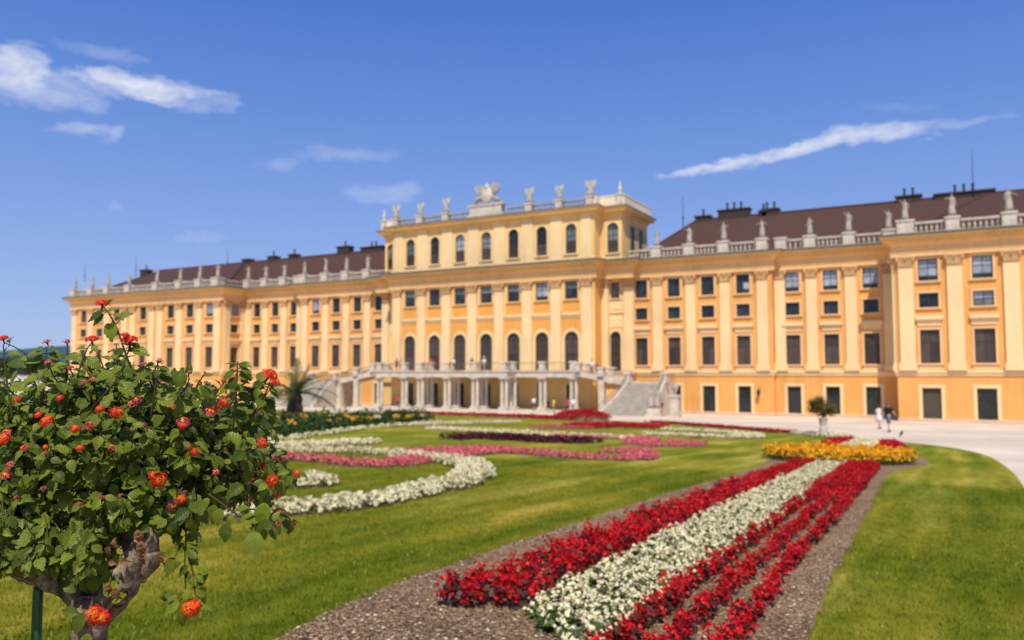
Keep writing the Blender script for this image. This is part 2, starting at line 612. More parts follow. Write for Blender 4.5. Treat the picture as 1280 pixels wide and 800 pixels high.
# chips of bark and stones on the near part of the bed, all one mass
def in_poly(x, y, poly):
    c = False
    n = len(poly)
    for i in range(n):
        x0, y0 = poly[i]
        x1, y1 = poly[(i + 1) % n]
        if (y0 > y) != (y1 > y) and x < (x1 - x0) * (y - y0) / (y1 - y0) + x0:
            c = not c
    return c


chips = []
while len(chips) < 24000:
    y = 4.0 + 12 * random.random() ** 1.7
    x = random.uniform(-4.6, -0.9)
    if in_poly(x, y, mulch_poly):
        chips.append((x, y))
ch = np.array(chips)
n = len(ch)
s_ = rng.uniform(0.003, 0.011, n)
ang = rng.uniform(0, 2 * pi, n)
V = np.zeros((n, 4, 3))
tilt = rng.uniform(-0.6, 0.6, (n, 4))
for k in range(4):
    a_ = ang + k * pi / 2
    V[:, k, 0] = ch[:, 0] + s_ * np.cos(a_) * (1.0 if k % 2 else 1.8)
    V[:, k, 1] = ch[:, 1] + s_ * np.sin(a_) * (1.0 if k % 2 else 1.8)
    V[:, k, 2] = -SLOPE * V[:, k, 1] + 0.040 + s_ * (0.5 + tilt[:, k])
M_chipA = mat('bark_chip_brown', (0.42, 0.26, 0.14), rough=0.9)
M_chipB = mat('bark_chip_pale', (0.78, 0.62, 0.46), rough=0.9)
M_chipC = mat('bark_chip_dark', (0.11, 0.062, 0.035), rough=0.9)
me = np_mesh('bark_chips', V.reshape(-1, 3), 4, [M_chipA, M_chipB, M_chipC], rng.choice([0, 1, 2], n, p=[0.55, 0.12, 0.33]))
o = obj('bark_chips', me, kind='stuff')
o['label'] = 'loose bark chips and small stones scattered over the brown bed'
o['category'] = 'mulch'

# short grass blades on the near lawn, densest along the bed
def grass(nb, region, name):
    P = region(nb)
    n = len(P)
    h = rng.uniform(0.022, 0.050, n)
    a = rng.uniform(0, 2 * pi, n)
    lx = rng.normal(0, 0.014, n)
    ly = rng.normal(0, 0.014, n)
    wd = rng.uniform(0.003, 0.006, n)
    V = np.zeros((n, 3, 3))
    z0 = -SLOPE * P[:, 1] + 0.028
    V[:, 0] = np.stack([P[:, 0] - wd * np.cos(a), P[:, 1] - wd * np.sin(a), z0], 1)
    V[:, 1] = np.stack([P[:, 0] + wd * np.cos(a), P[:, 1] + wd * np.sin(a), z0], 1)
    V[:, 2] = np.stack([P[:, 0] + lx, P[:, 1] + ly, z0 + h], 1)
    return V.reshape(-1, 3)


def reg_lawn(nb):
    R = []
    need = nb
    y = rng.uniform(0, 1, nb * 4) ** 1.5 * 16 + 2.5
    x = rng.uniform(-1, 1, nb * 4) * 9.5 - 5.5
    edge_l = np.interp(y, [0, 2.5, 4, 5.7, 8, 14, 20, 23], [-3.2, -3.5, -3.93, -4.27, -4.36, -4.5, -4.5, -4.7])
    edge_r = np.interp(y, [0, 6, 10, 14, 20, 23], [-0.9, -0.97, -1.16, -1.3, -1.6, -1.4])
    ok = ((x < edge_l + 0.03) | ((x > edge_r - 0.03) & (x < 1.1)))
    px_ok = (x * cos(YAW) + y * sin(YAW)) / np.maximum(0.1, (-x * sin(YAW) + y * cos(YAW)))
    ok &= (np.abs(px_ok) < 0.75)
    P = np.stack([x[ok], y[ok]], 1)[:nb]
    return P


Vg = grass(150000, reg_lawn, 'grass')
M_blade = mat('grass_blades', (0.24, 0.235, 0.008), rough=0.9, col2=(0.10, 0.135, 0.004), nscale=1.6, spec=0.04)
M_blade2 = mat('dry_grass_blades', (0.42, 0.36, 0.09), rough=0.9, spec=0.05, col2=(0.26, 0.24, 0.03), nscale=1.2)
me = np_mesh('grass', Vg, 3, [M_lawn, M_blade2], rng.choice([0, 1], len(Vg) // 3, p=[0.93, 0.07]))
o = obj('grass', me, kind='stuff')
o['label'] = 'short mown grass blades covering the near lawn'
o['category'] = 'grass'
# ------------------------------------------------------------------ the palace
palace = thing('palace', 'long yellow baroque palace with pilasters, rows of windows and a brown roof', 'palace', (0, 0, 0))

YSW = 96.5            # wall between the free columns beside the centre
# plan of the front, as offsets from the middle axis: (x0, x1, wall plane)
SEG = [(-90.8, -50.1, YR), (-50.1, -36.9, YB), (-36.9, -20.0, YA), (-20.0, -15.9, YS), (-15.9, 15.9, YC),
       (15.9, 20.0, YS), (20.0, 36.9, YA), (36.9, 50.1, YB), (50.1, 90.8, YR)]
Z_STR, Z_PIL, Z_CAP0, Z_CAP1, Z_CORN, Z_TOP = 1.70, 2.45, 12.55, 13.65, 14.95, 15.92
cwin = [k * 4.22 for k in range(-3, 4)]
awin = [20.85 + 4.22 * k for k in range(4)]
bwin = [38.98 + 4.18 * k for k in range(3)]
rwin = [53.2, 58.05, 62.9, 70.2, 77.55, 82.4, 87.2]


def facade_wall(x0, x1, Y, z0, z1, holes, thick=0.5):
    """front face with real openings, plus the returns"""
    m = MB()
    xs_ = sorted({x0, x1, *[h[0] for h in holes], *[h[1] for h in holes]})
    zs_ = sorted({z0, z1, *[h[2] for h in holes], *[h[3] for h in holes]})
    for a, b in zip(xs_[:-1], xs_[1:]):
        for c, d in zip(zs_[:-1], zs_[1:]):
            mx, mz = (a + b) / 2, (c + d) / 2
            if any(h[0] < mx < h[1] and h[2] < mz < h[3] for h in holes):
                continue
            m.quad((a, Y, c), (b, Y, c), (b, Y, d), (a, Y, d))
    return m


def rect_surround(w_, h, fr=0.20, sill=True, apron=0.0, proud=0.09, depth=0.34):
    m = MB()
    a = w_ / 2
    m.box(-a - fr, -a, -proud, 0.0, 0, h, skip='b')
    m.box(a, a + fr, -proud, 0.0, 0, h, skip='b')
    m.box(-a - fr - 0.03, a + fr + 0.03, -proud - 0.02, 0, h, h + fr, skip='b')
    # reveals going into the wall
    m.quad((-a, 0, 0), (-a, depth, 0), (-a, depth, h), (-a, 0, h))
    m.quad((a, depth, 0), (a, 0, 0), (a, 0, h), (a, depth, h))
    m.quad((-a, depth, h), (a, depth, h), (a, 0, h), (-a, 0, h))
    m.quad((-a, 0, 0), (a, 0, 0), (a, depth, 0), (-a, depth, 0))
    if sill:
        m.box(-a - fr - 0.1, a + fr + 0.1, -proud - 0.14, -0.002, -0.16, 0.0)
    if apron:
        m.box(-a - fr + 0.02, a + fr - 0.02, -proud + 0.01, 0, -0.16 - apron, -0.162, skip='b')
    return m


def frame_mesh(w_, h, cols, rows, t=0.07, y=0.20, arch=False, outer=0.09):
    m = MB()
    a = w_ / 2
    m.box(-a, -a + outer, y, y + 0.08, 0, h)
    m.box(a - outer, a, y, y + 0.08, 0, h)
    m.box(-a + outer, a - outer, y, y + 0.08, 0, outer)
    if not arch:
        m.box(-a + outer, a - outer, y, y + 0.08, h - outer, h)
    cells = []
    xs_ = [-a + outer + (2 * a - 2 * outer) * i / cols for i in range(cols + 1)]
    zs_ = [outer + (h - 2 * outer) * i / rows for i in range(rows + 1)] if isinstance(rows, int) else [outer + (h - 2 * outer) * r for r in rows]
    for x in xs_[1:-1]:
        m.box(x - t / 2, x + t / 2, y + 0.01, y + 0.07, outer, h - (0 if arch else outer))
    for z in zs_[1:-1]:
        for i in range(cols):
            m.box(xs_[i] + (t / 2 if i else 0), xs_[i + 1] - (t / 2 if i < cols - 1 else 0), y + 0.012, y + 0.068, z - t / 2, z + t / 2)
    for i in range(cols):
        for j in range(len(zs_) - 1):
            cells.append((xs_[i], xs_[i + 1], zs_[j], zs_[j + 1]))
    return m, cells


CACHE = {}


def window(x, Y, z, w_, h, cols, rows, panes, framemat, kind, hood=False, apron=0.0, sill=True, fr=0.20, rotz=0.0, name='window'):
    key = (kind, w_, h)
    if key not in CACHE:
        fm, cells = frame_mesh(w_, h, cols, rows)
        CACHE[key] = dict(frame=fm.mesh('window_frame', framemat), cells=cells,
                          sur=rect_surround(w_, h, fr, sill, apron).mesh('surround', M_trim if 'door' in kind else M_sur), pane={})
        if hood:
            hm_ = MB()
            a = w_ / 2 + fr + 0.12
            hm_.box(-a + 0.1, a - 0.1, -0.12, 0, h + fr + 0.22, h + fr + 0.70, skip='b')
            hm_.box(-a, a, -0.30, 0, h + fr + 0.702, h + fr + 0.84, skip='b')
            hm_.box(-a - 0.06, a + 0.06, -0.40, 0, h + fr + 0.842, h + fr + 1.22, skip='b')
            CACHE[key]['hood'] = hm_.mesh('hood', M_trim)
    K = CACHE[key]
    o = obj(name, K['frame'], palace, loc=(x, Y, z), rotz=rotz)
    obj('surround', K['sur'], o)
    if hood:
        obj('hood', K['hood'], o)
    for i, (a, b, c, d) in enumerate(K['cells']):
        mt = panes(i) if callable(panes) else panes
        pk = (i, mt.name)
        if pk not in K['pane']:
            pm = MB()
            pm.box(a + 0.002, b - 0.002, 0.235, 0.247, c + 0.002, d - 0.002)
            K['pane'][pk] = pm.mesh('pane', mt)
        obj('pane', K['pane'][pk], o)
    return o


def arch_pts(a, h, n=12):
    """outline of an arched opening, counter-clockwise seen from the front"""
    pts = [(-a, 0.0), (a, 0.0)]
    for k in range(n + 1):
        t = pi * k / n
        pts.append((a * cos(t), h - a + a * sin(t)))
    return pts


def arch_window(x, Y, z, w_, h, split, topmat, botmat, kind, fr=0.30, rotz=0.0, spandrel=None, sill=True):
    key = ('arch', kind, w_, h, split)
    if key not in CACHE:
        a = w_ / 2
        n = 12
        sp = MB()                       # fills the corners between the square opening and the arch
        arc = [(a * cos(pi * k / n), h - a + a * sin(pi * k / n)) for k in range(n + 1)]
        for k in range(n // 2):
            (x0, z0_), (x1, z1_) = arc[k], arc[k + 1]
            sp.quad((x0, 0.0, z0_), (a, 0.0, z0_) if k else (a, 0.0, z0_), (a, 0.0, z1_), (x1, 0.0, z1_))
            sp.quad((-a, 0.0, z0_), (-x0, 0.0, z0_), (-x1, 0.0, z1_), (-a, 0.0, z1_))
        sm = MB()
        for s in (-1, 1):
            if 'side' in kind:
                continue
            sm.box(min(s * a, s * (a + fr)), max(s * a, s * (a + fr)), -0.1, 0, 0, h - a, skip='b')
            sm.quad((s * a, 0, 0), (s * a, 0.34, 0), (s * a, 0.34, h - a), (s * a, 0, h - a))
        for k in range(0 if 'side' in kind else n):
            t0, t1 = pi * k / n, pi * (k + 1) / n
            ro = a + fr
            p = [(a * cos(t0), h - a + a * sin(t0)), (ro * cos(t0), h - a + ro * sin(t0)), (ro * cos(t1), h - a + ro * sin(t1)), (a * cos(t1), h - a + a * sin(t1))]
            sm.quad(*[(q[0], -0.1, q[1]) for q in p])
            sm.quad((p[1][0], -0.1, p[1][1]), (p[1][0], 0, p[1][1]), (p[2][0], 0, p[2][1]), (p[2][0], -0.1, p[2][1]))
            sm.quad((p[0][0], 0.34, p[0][1]), (p[0][0], -0.1, p[0][1]), (p[3][0], -0.1, p[3][1]), (p[3][0], 0.34, p[3][1]))
        if sill:
            sm.box(-a - fr - 0.08, a + fr + 0.08, -0.24, -0.002, -0.18, 0.0)
        fm = MB()
        fm.box(-a, -a + 0.08, 0.2, 0.28, 0, h - a)
        fm.box(a - 0.08, a, 0.2, 0.28, 0, h - a)
        fm.box(-0.035, 0.035, 0.21, 0.27, 0.08, h - 0.08)
        for zz in (0.0, split * h, h - a):
            fm.box(-a + 0.08, a - 0.08, 0.205, 0.265, zz, zz + 0.08)
        for zz in (0.25 * h, (split * h + h - a) / 2):
            fm.box(-a + 0.08, a - 0.08, 0.215, 0.255, zz, zz + 0.04)
        for k in range(n):
            t0, t1 = pi * k / n, pi * (k + 1) / n
            ri = a - 0.08
            p = [(ri * cos(t0), h - a + ri * sin(t0)), (a * cos(t0), h - a + a * sin(t0)), (a * cos(t1), h - a + a * sin(t1)), (ri * cos(t1), h - a + ri * sin(t1))]
            fm.quad(*[(q[0], 0.2, q[1]) for q in p])
        bp_ = MB()
        bp_.quad((-a, 0.25, 0), (a, 0.25, 0), (a, 0.25, split * h), (-a, 0.25, split * h))
        tp = MB()
        tp.poly([(-a, 0.25, split * h), (a, 0.25, split * h)] + [(p[0], 0.25, p[1]) for p in arc])
        CACHE[key] = dict(sp=sp, f=fm.mesh('arched_window_frame', M_frame), s=sm.mesh('surround', M_trim), t=tp, b=bp_, me={})
    K = CACHE[key]
    o = obj('arched_window', K['f'], palace, loc=(x, Y, z), rotz=rotz)
    obj('surround', K['s'], o)
    for nm, mm, mt in (('upper_pane', K['t'], topmat), ('lower_pane', K['b'], botmat), ('arch_spandrel', K['sp'], spandrel or M_wall)):
        kk = (nm, mt.name)
        if kk not in K['me']:
            K['me'][kk] = mm.mesh(nm, mt)
        obj(nm, K['me'][kk], o)
    return o


def rpick(*opts):
    return random.choice(opts)


# ---- walls with openings, one part per stretch of the front
def holes_for(xs_, w_, ground=True, wd=None, up=True):
    hs = []
    for x in xs_:
        a = w_ / 2
        if ground:
            g_ = (wd or w_) / 2
            hs.append((x - g_, x + g_, BASE + 0.02, 0.14))
        hs.append((x - a, x + a, 2.65, 6.08))
        if up:
            hs.append((x - a, x + a, 8.35, 9.85))
            hs.append((x - a, x + a, 11.10, 13.38))
    return hs


WW, WR = 1.58, 1.80
WC = 1.85
ARCH = (1.90, 6.98)
for (a, b, Y) in SEG:
    s = 1 if a > 0 else -1
    lo = BASE - 0.6
    x0, x1 = XC + a, XC + b
    if Y == YC:
        hs = []
        for c in cwin:
            hs += [(XC + c - 0.97, XC + c + 0.97, ARCH[0], ARCH[1]), (XC + c - WC / 2, XC + c + WC / 2, 11.1, 13.4)]
            hs.append((XC + c - 0.75, XC + c + 0.75, BASE + 0.02, 0.3))
        m = facade_wall(x0, x1, Y, lo, 13.7, hs)
    elif Y == YS:
        Y = YSW
        c = XC + s * 17.45
        hs = [(c - 0.72, c + 0.72, ARCH[0], ARCH[1]), (c - 0.6, c + 0.6, 11.2, 13.28)]
        m = facade_wall(x0, x1, Y, lo, 13.7, hs)
    else:
        ws = {YA: awin, YB: bwin, YR: rwin}[Y]
        ww = WR if Y == YR else WW
        m = facade_wall(x0, x1, Y, lo, 13.7, holes_for([XC + s * w_ for w_ in ws], ww, wd=1.72 if Y == YR else 1.5))
    m.build('wall', M_wall_pale if Y in (YC, YSW) else M_wall, palace)
# returns between the stretches, the back and the inner floor block
m = MB()
for s in (-1, 1):
    for xo, ya, yb in ((15.9, YC, YSW), (20.0, YSW, YA), (36.9, YA, YB)):
        x = XC + s * xo
        m.quad(*([(x, ya, BASE - 0.6), (x, yb, BASE - 0.6), (x, yb, 13.7), (x, ya, 13.7)][::s]))
    x = XC + s * 90.8
    m.quad(*([(x, YR, BASE - 0.6), (x, 114, BASE - 0.6), (x, 114, 16), (x, YR, 16)][::s]))
m.quad((XC + 90.8, 114, BASE - 0.6), (XC - 90.8, 114, BASE - 0.6), (XC - 90.8, 114, 16), (XC + 90.8, 114, 16))
m.build('side_wall', M_wall, palace)
# the projecting wings' inner returns, each with one window per storey
for s in (-1, 1):
    x = XC + s * 50.1
    yc = (YR + YB) / 2 + 0.1
    hs = [(yc - WW / 2, yc + WW / 2, a, b) for a, b in ((BASE + 0.02, 0.14), (2.7, 6.0), (8.4, 9.8), (11.2, 13.28))]
    mm = facade_wall(YR, YB, 0, BASE - 0.6, 13.7, hs)
    rm = MB()
    for f, mi in zip(mm.f, mm.m):
        rm.poly([(x, mm.v[i][0], mm.v[i][2]) for i in (f if s < 0 else f[::-1])])
    rm.build('return_wall', M_wall, palace)
    rz = pi / 2 if s < 0 else -pi / 2
    window(x, yc, 2.7, WW, 3.3, 2, 4, M_blind, M_frame, 'tall', hood=True, apron=0.8, rotz=rz)
    window(x, yc, 8.4, WW, 1.4, 2, 2, M_glass_d, M_frame, 'small', rotz=rz)
    window(x, yc, 11.2, WW, 2.08, 2, 3, M_glass_p, M_frame, 'upper', rotz=rz, sill=True)
    window(x, yc, BASE + 0.02, WW, 3.42 + 0.0, 2, 3, M_glass_d, M_frame_t, 'door_ret', rotz=rz, sill=False, fr=0.32, name='ground_floor_door')

# ---- windows of the wings
for side in (-1, 1):
    for grp, Y in ((awin, YA), (bwin, YB), (rwin, YR)):
        for i, c in enumerate(grp):
            if side > 0 and Y == YR and i > 4:
                pass
            ww = WR if Y == YR else WW
            k = 'R' if Y == YR else 'W'
            x = XC + side * c
            # ground floor doors
            dw = 1.72 if Y == YR else 1.5
            grey = (side > 0 and Y == YR and i == 0) or (side > 0 and Y == YB and i == 0)
            window(x, Y, BASE + 0.02, dw, 0.14 - BASE - 0.02, 1 if grey else 2, [0, 1] if grey else [0, 0.72, 1],
                   M_shut if (grey and Y == YR) else (M_glass_d if not grey else M_frame), M_shut if (grey and Y == YR) else M_frame_t, 'door%s%d' % (k, grey), sill=False, fr=0.34, name='ground_floor_door')
            # tall first floor windows with a hood
            window(x, Y, 2.65, ww, 3.43, 2, [0, 0.62, 1], M_blind, M_frame, 'tall' + k, hood=True, apron=0.78)
            # little mezzanine windows
            pale_small = side > 0 and Y == YR and i == 1
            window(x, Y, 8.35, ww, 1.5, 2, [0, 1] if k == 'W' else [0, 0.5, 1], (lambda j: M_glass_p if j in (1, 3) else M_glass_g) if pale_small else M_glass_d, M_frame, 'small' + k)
            # upper windows: pale pane colour paints in the reflected sky
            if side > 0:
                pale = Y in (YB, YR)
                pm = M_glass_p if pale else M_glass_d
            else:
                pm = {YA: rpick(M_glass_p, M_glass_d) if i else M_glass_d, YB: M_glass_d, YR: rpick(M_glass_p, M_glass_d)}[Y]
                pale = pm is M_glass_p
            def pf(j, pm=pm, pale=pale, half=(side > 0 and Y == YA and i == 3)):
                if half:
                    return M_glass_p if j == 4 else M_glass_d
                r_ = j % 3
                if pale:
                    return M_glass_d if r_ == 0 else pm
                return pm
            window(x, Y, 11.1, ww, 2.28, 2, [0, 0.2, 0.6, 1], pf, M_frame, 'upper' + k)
# ---- windows of the centre
for i, c in enumerate(cwin):
    x = XC + c
    arch_window(x, YC, ARCH[0], 1.94, ARCH[1] - ARCH[0], 0.42, M_blind, M_blind, 'piano', spandrel=M_wall_pale, sill=False, fr=0.26)
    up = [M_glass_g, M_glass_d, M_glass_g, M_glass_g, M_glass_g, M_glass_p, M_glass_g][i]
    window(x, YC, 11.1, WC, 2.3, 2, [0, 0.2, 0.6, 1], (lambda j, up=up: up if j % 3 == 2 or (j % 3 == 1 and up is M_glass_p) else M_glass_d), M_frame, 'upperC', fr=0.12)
    window(x, YC, BASE + 0.02, 1.5, 0.3 - BASE - 0.02, 2, [0, 0.72, 1], M_glass_d, M_frame_t, 'doorC', sill=False, name='ground_floor_door')
for s in (-1, 1):
    x = XC + s * 17.45
    YS_, YS = YS, YSW
    arch_window(x, YS, ARCH[0], 1.44, ARCH[1] - ARCH[0], 0.42, M_blind, M_blind, 'piano', spandrel=M_wall_pale, sill=False)
    window(x, YS, 11.2, 1.2, 2.08, 2, [0, 0.2, 0.6, 1], M_glass_g, M_frame, 'upperS')
    pm_ = MB()
    pm_.box(x - 1.05, x + 1.05, YS - 0.08, YS, 7.5, 9.1, skip='b')
    pm_.box(x - 1.2, x + 1.2, YS - 0.22, YS, 9.3, 9.6, skip='b')
    pm_.box(x - 1.05, x + 1.05, YS - 0.08, YS, 9.8, 10.9, skip='b')
    pm_.build('wall_panel', M_trim, palace)
    YS = YS_
    sm_ = MB()
    a_, b_ = sorted((XC + s * 15.9, XC + s * 20.0))
    sm_.box(a_ + 0.01, b_ - 0.01, YS - 0.3, YSW + 0.3, 13.60, 13.655)
    sm_.build('soffit', M_frieze, palace)


# ---- mouldings that run along the front
def front_path(off, pts=None):
    """front outline shifted outwards by off (mitred), as world points from left to right"""
    P_ = []
    segs = pts or SEG
    P_.append((XC + segs[0][0] - off, 114.0))
    for i, (a, b, Y) in enumerate(segs):
        if i == 0:
            x0 = XC + a - off
        else:
            Yp = segs[i - 1][2]
            x0 = XC + a + (-off if Y < Yp else off)
        if i == len(segs) - 1:
            x1 = XC + b + off
        else:
            Yn = segs[i + 1][2]
            x1 = XC + b + (off if Y < Yn else -off)
        P_.append((x0, Y - off))
        P_.append((x1, Y - off))
    P_.append((XC + segs[-1][1] + off, 114.0))
    return P_


def sweep(prof, pts=None, m_idx=None):
    """prof: list of (off, z) from bottom to top"""
    m = MB()
    paths = [[(x, y, z) for (x, y) in front_path(o_, pts)] for o_, z in prof]
    for k in range(len(prof) - 1):
        for i in range(len(paths[0]) - 1):
            m.quad(paths[k][i], paths[k][i + 1], paths[k + 1][i + 1], paths[k + 1][i], (m_idx[k] if m_idx else 0))
    return m


sweep([(0.0, BASE - 0.6), (0.10, BASE - 0.6), (0.10, BASE + 0.30), (0.0, BASE + 0.36)]).build('base_course', M_plinth, palace)
sweep([(0.0, 1.32), (0.14, 1.40), (0.16, 1.66), (0.26, 1.70), (0.26, 1.84), (0.0, 1.90)]).build('string_course', M_trim, palace)
sweep([(0.0, 13.66), (0.34, 13.66), (0.34, 14.02), (0.40, 14.04), (0.40, 14.12), (0.30, 14.13), (0.30, 14.86), (0.42, 14.95)]).build('frieze', M_frieze, palace)
sweep([(0.42, 14.95), (0.55, 15.10), (0.62, 15.22), (1.10, 15.30), (1.12, 15.55), (1.26, 15.60), (1.34, 15.72)]).build('cornice', M_cornice, palace)
sweep([(1.34, 15.72), (1.38, 15.74), (1.38, 15.97), (0.0, 16.03), (-1.4, 16.035)]).build('cornice_flashing', M_flash, palace)
# dentil blocks under the cornice, one joined part
dm = MB()
for (a, b, Y) in SEG:
    n_ = int((b - a) / 0.62)
    for k in range(n_):
        x = XC + a + (k + 0.5) * (b - a) / n_
        dm.box(x - 0.15, x + 0.15, Y - 0.96, Y - 0.62, 15.13, 15.31, skip='b')
dm.build('dentils', M_cornice, palace, kind='stuff')

# ---- pilasters
def pilaster_meshes(w_, proud):
    sh = MB()
    a = w_ / 2
    sh.box(-a, a, -proud, 0, Z_PIL + 0.35, Z_CAP0, skip='bdu')
    sh.box(-a - 0.16, a + 0.16, -proud - 0.14, 0, Z_STR + 0.2, Z_PIL, skip='bd')
    sh.box(-a - 0.10, a + 0.10, -proud - 0.09, 0, Z_PIL + 0.002, Z_PIL + 0.22, skip='bd')
    sh.box(-a - 0.05, a + 0.05, -proud - 0.04, 0, Z_PIL + 0.222, Z_PIL + 0.36, skip='bd')
    cp = MB()
    cp.box(-a - 0.04, a + 0.04, -proud - 0.05, 0, Z_CAP0, Z_CAP0 + 0.10, skip='b')
    # bell
    z0, z1 = Z_CAP0 + 0.10, Z_CAP1 - 0.16
    b0, b1 = a - 0.02, a + 0.14
    p0, p1 = proud, proud + 0.18
    cp.quad((-b0, -p0, z0), (b0, -p0, z0), (b1, -p1, z1), (-b1, -p1, z1))
    cp.quad((b0, -p0, z0), (b0, 0, z0), (b1, 0, z1), (b1, -p1, z1))
    cp.quad((-b0, 0, z0), (-b0, -p0, z0), (-b1, -p1, z1), (-b1, 0, z1))
    cp.box(-b1 - 0.05, b1 + 0.05, -p1 - 0.06, 0, z1, Z_CAP1, skip='b')
    # leaves and volutes
    for k in range(4):
        cx = -a + 0.02 + (2 * a - 0.04) * (k + 0.5) / 4
        cp.cbox(cx, -proud - 0.07, z0, z0 + 0.42, w_ / 5.2, 0.12, taper=0.5)
    for s in (-1, 1):
        cp.lathe([(0.05, -0.2), (0.13, -0.1), (0.15, 0.0), (0.13, 0.1), (0.05, 0.2)], s * (a + 0.06), -p1 - 0.05, z1 - 0.20, 7)
    cp.ball((0, -p1 - 0.06, z1 - 0.12), 0.11, 6)
    return sh.mesh('pilaster', M_trim), cp.mesh('capital', M_cap)


PM = {'W': pilaster_meshes(1.22, 0.26), 'R': pilaster_meshes(1.40, 0.32), 'C': pilaster_meshes(1.38, 0.34), 'S': pilaster_meshes(0.85, 0.8)}
pil = [(2.11 + 4.22 * k, YC, 'C') for k in range(3)] + [(14.85, YC, 'C'), (16.30, YSW, 'S'), (19.3, YSW, 'W'),
       (23.0, YA, 'W'), (27.2, YA, 'W'), (31.4, YA, 'W'), (35.75, YA, 'W'), (37.6, YB, 'W'), (41.1, YB, 'W'), (45.3, YB, 'W'), (49.25, YB, 'W'),
       (51.15, YR, 'R'), (55.6, YR, 'R'), (60.5, YR, 'R'), (65.5, YR, 'R'), (67.6, YR, 'R'), (72.8, YR, 'R'), (75.0, YR, 'R'), (80.0, YR, 'R'), (84.8, YR, 'R'), (89.7, YR, 'R')]
for xo, Y, k in pil:
    for s in (-1, 1):
        o = obj('pilaster', PM[k][0], palace, loc=(XC + s * xo, Y, 0))
        obj('capital', PM[k][1], o)
for s in (-1, 1):                      # pilasters on the inner returns of the wings
    for y in (YR + 0.75, YB - 0.55):
        o = obj('pilaster', PM['W'][0], palace, loc=(XC + s * 50.1, y, 0), rotz=(pi / 2 if s < 0 else -pi / 2))
        obj('capital', PM['W'][1], o)
# bands between the centre pilasters, over the arches
bm_ = MB()
for k in range(-3, 4):
    cx = XC + k * 4.22
    a = 1.38 if abs(k) < 3 else 1.30
    bm_.box(cx - a, cx + a, YC - 0.12, YC, 8.75, 9.05, skip='b')
    bm_.box(cx - a, cx + a, YC - 0.26, YC, 9.052, 9.35, skip='b')
bm_.build('band_course', M_trim, palace)
M_orange = plaster('panel_orange', (0.78, 0.36, 0.085))
for k in range(-3, 4):
    om = MB()
    cx = XC + k * 4.22
    om.box(cx - 1.2, cx + 1.2, YC - 0.03, YC, 9.5, 10.85, skip='b')
    for s in (-1, 1):
        om.poly([(cx + s * 1.36, YC - 0.02, 5.9), (cx + s * 1.36, YC - 0.02, 8.6), (cx, YC - 0.02, 8.6), (cx, YC - 0.02, 7.6), (cx + s * 0.7, YC - 0.02, 7.35), (cx + s * 1.15, YC - 0.02, 6.75)][::s])
    om.build('wall_panel', M_orange, palace)

# ---- attic storey over the centre
ATT = [(-18.8, -15.9, YS), (-15.9, 15.9, YC), (15.9, 18.8, YS)]
AZ0, AZ1 = 15.95, 22.1
ADEPTH = 105.0


def attic_path(off, yend=ADEPTH):
    P_ = [(XC - 18.8 - off, yend + off)]
    P_ += [(XC - 18.8 - off, YS - off), (XC - 15.9 - off, YS - off), (XC - 15.9 - off, YC - off), (XC + 15.9 + off, YC - off), (XC + 15.9 + off, YS - off), (XC + 18.8 + off, YS - off)]
    P_ += [(XC + 18.8 + off, yend + off), (XC - 18.8 - off, yend + off)]
    return P_


def attic_sweep(prof):
    m = MB()
    paths = [[(x, y, z) for (x, y) in attic_path(o_)] for o_, z in prof]
    for k in range(len(prof) - 1):
        for i in range(len(paths[0]) - 1):
            m.quad(paths[k][i], paths[k][i + 1], paths[k + 1][i + 1], paths[k + 1][i])
    return m


AW = (16.95, 20.85)
for a, b, Y in ATT:
    hs = [(XC + c - 0.7, XC + c + 0.7, *AW) for c in (cwin if Y == YC else [(a + b) / 2 + (0.25 if a > 0 else -0.25)])]
    hs = [(h[0] - 0.08, h[1] + 0.08, h[2], h[3]) for h in hs]
    facade_wall(XC + a, XC + b, Y, AZ0, AZ1, hs).build('attic_wall', M_wall_pale, palace)
sidewin = [99.3, 102.4]
for s in (-1, 1):
    x = XC + s * 18.8
    mm = facade_wall(YS, ADEPTH, 0, AZ0, AZ1, [(y - 0.7, y + 0.7, *AW) for y in sidewin])
    rm = MB()
    for f in mm.f:
        rm.poly([(x, mm.v[i][0], mm.v[i][2]) for i in (f if s > 0 else f[::-1])])
    x2 = XC + s * 15.9
    rm.quad(*([(x2, YC, AZ0), (x2, YS, AZ0), (x2, YS, AZ1), (x2, YC, AZ1)][::s]))
    rm.build('attic_wall', M_wall_pale, palace)
    for y in sidewin:
        arch_window(x + s * 0.17, y, AW[0], 1.4, AW[1] - AW[0], 0.40, M_glass_d, M_blind, 'attic_side', rotz=(pi / 2 if s > 0 else -pi / 2), spandrel=M_wall_pale, fr=0.16)
    arch_window(XC + s * 17.6, YS, AW[0], 1.56, AW[1] - AW[0], 0.40, M_glass_g, M_blind, 'attic', spandrel=M_wall_pale, fr=0.16)
for i, c in enumerate(cwin):
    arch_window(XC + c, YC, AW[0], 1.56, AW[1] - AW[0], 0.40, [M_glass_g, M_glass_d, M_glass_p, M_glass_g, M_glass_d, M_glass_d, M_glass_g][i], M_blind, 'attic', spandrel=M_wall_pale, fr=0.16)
MB_ = MB()
MB_.quad((XC - 18.8, ADEPTH, AZ0), (XC - 18.8, ADEPTH, AZ1), (XC + 18.8, ADEPTH, AZ1), (XC + 18.8, ADEPTH, AZ0))
MB_.build('attic_wall', M_wall_pale, palace)
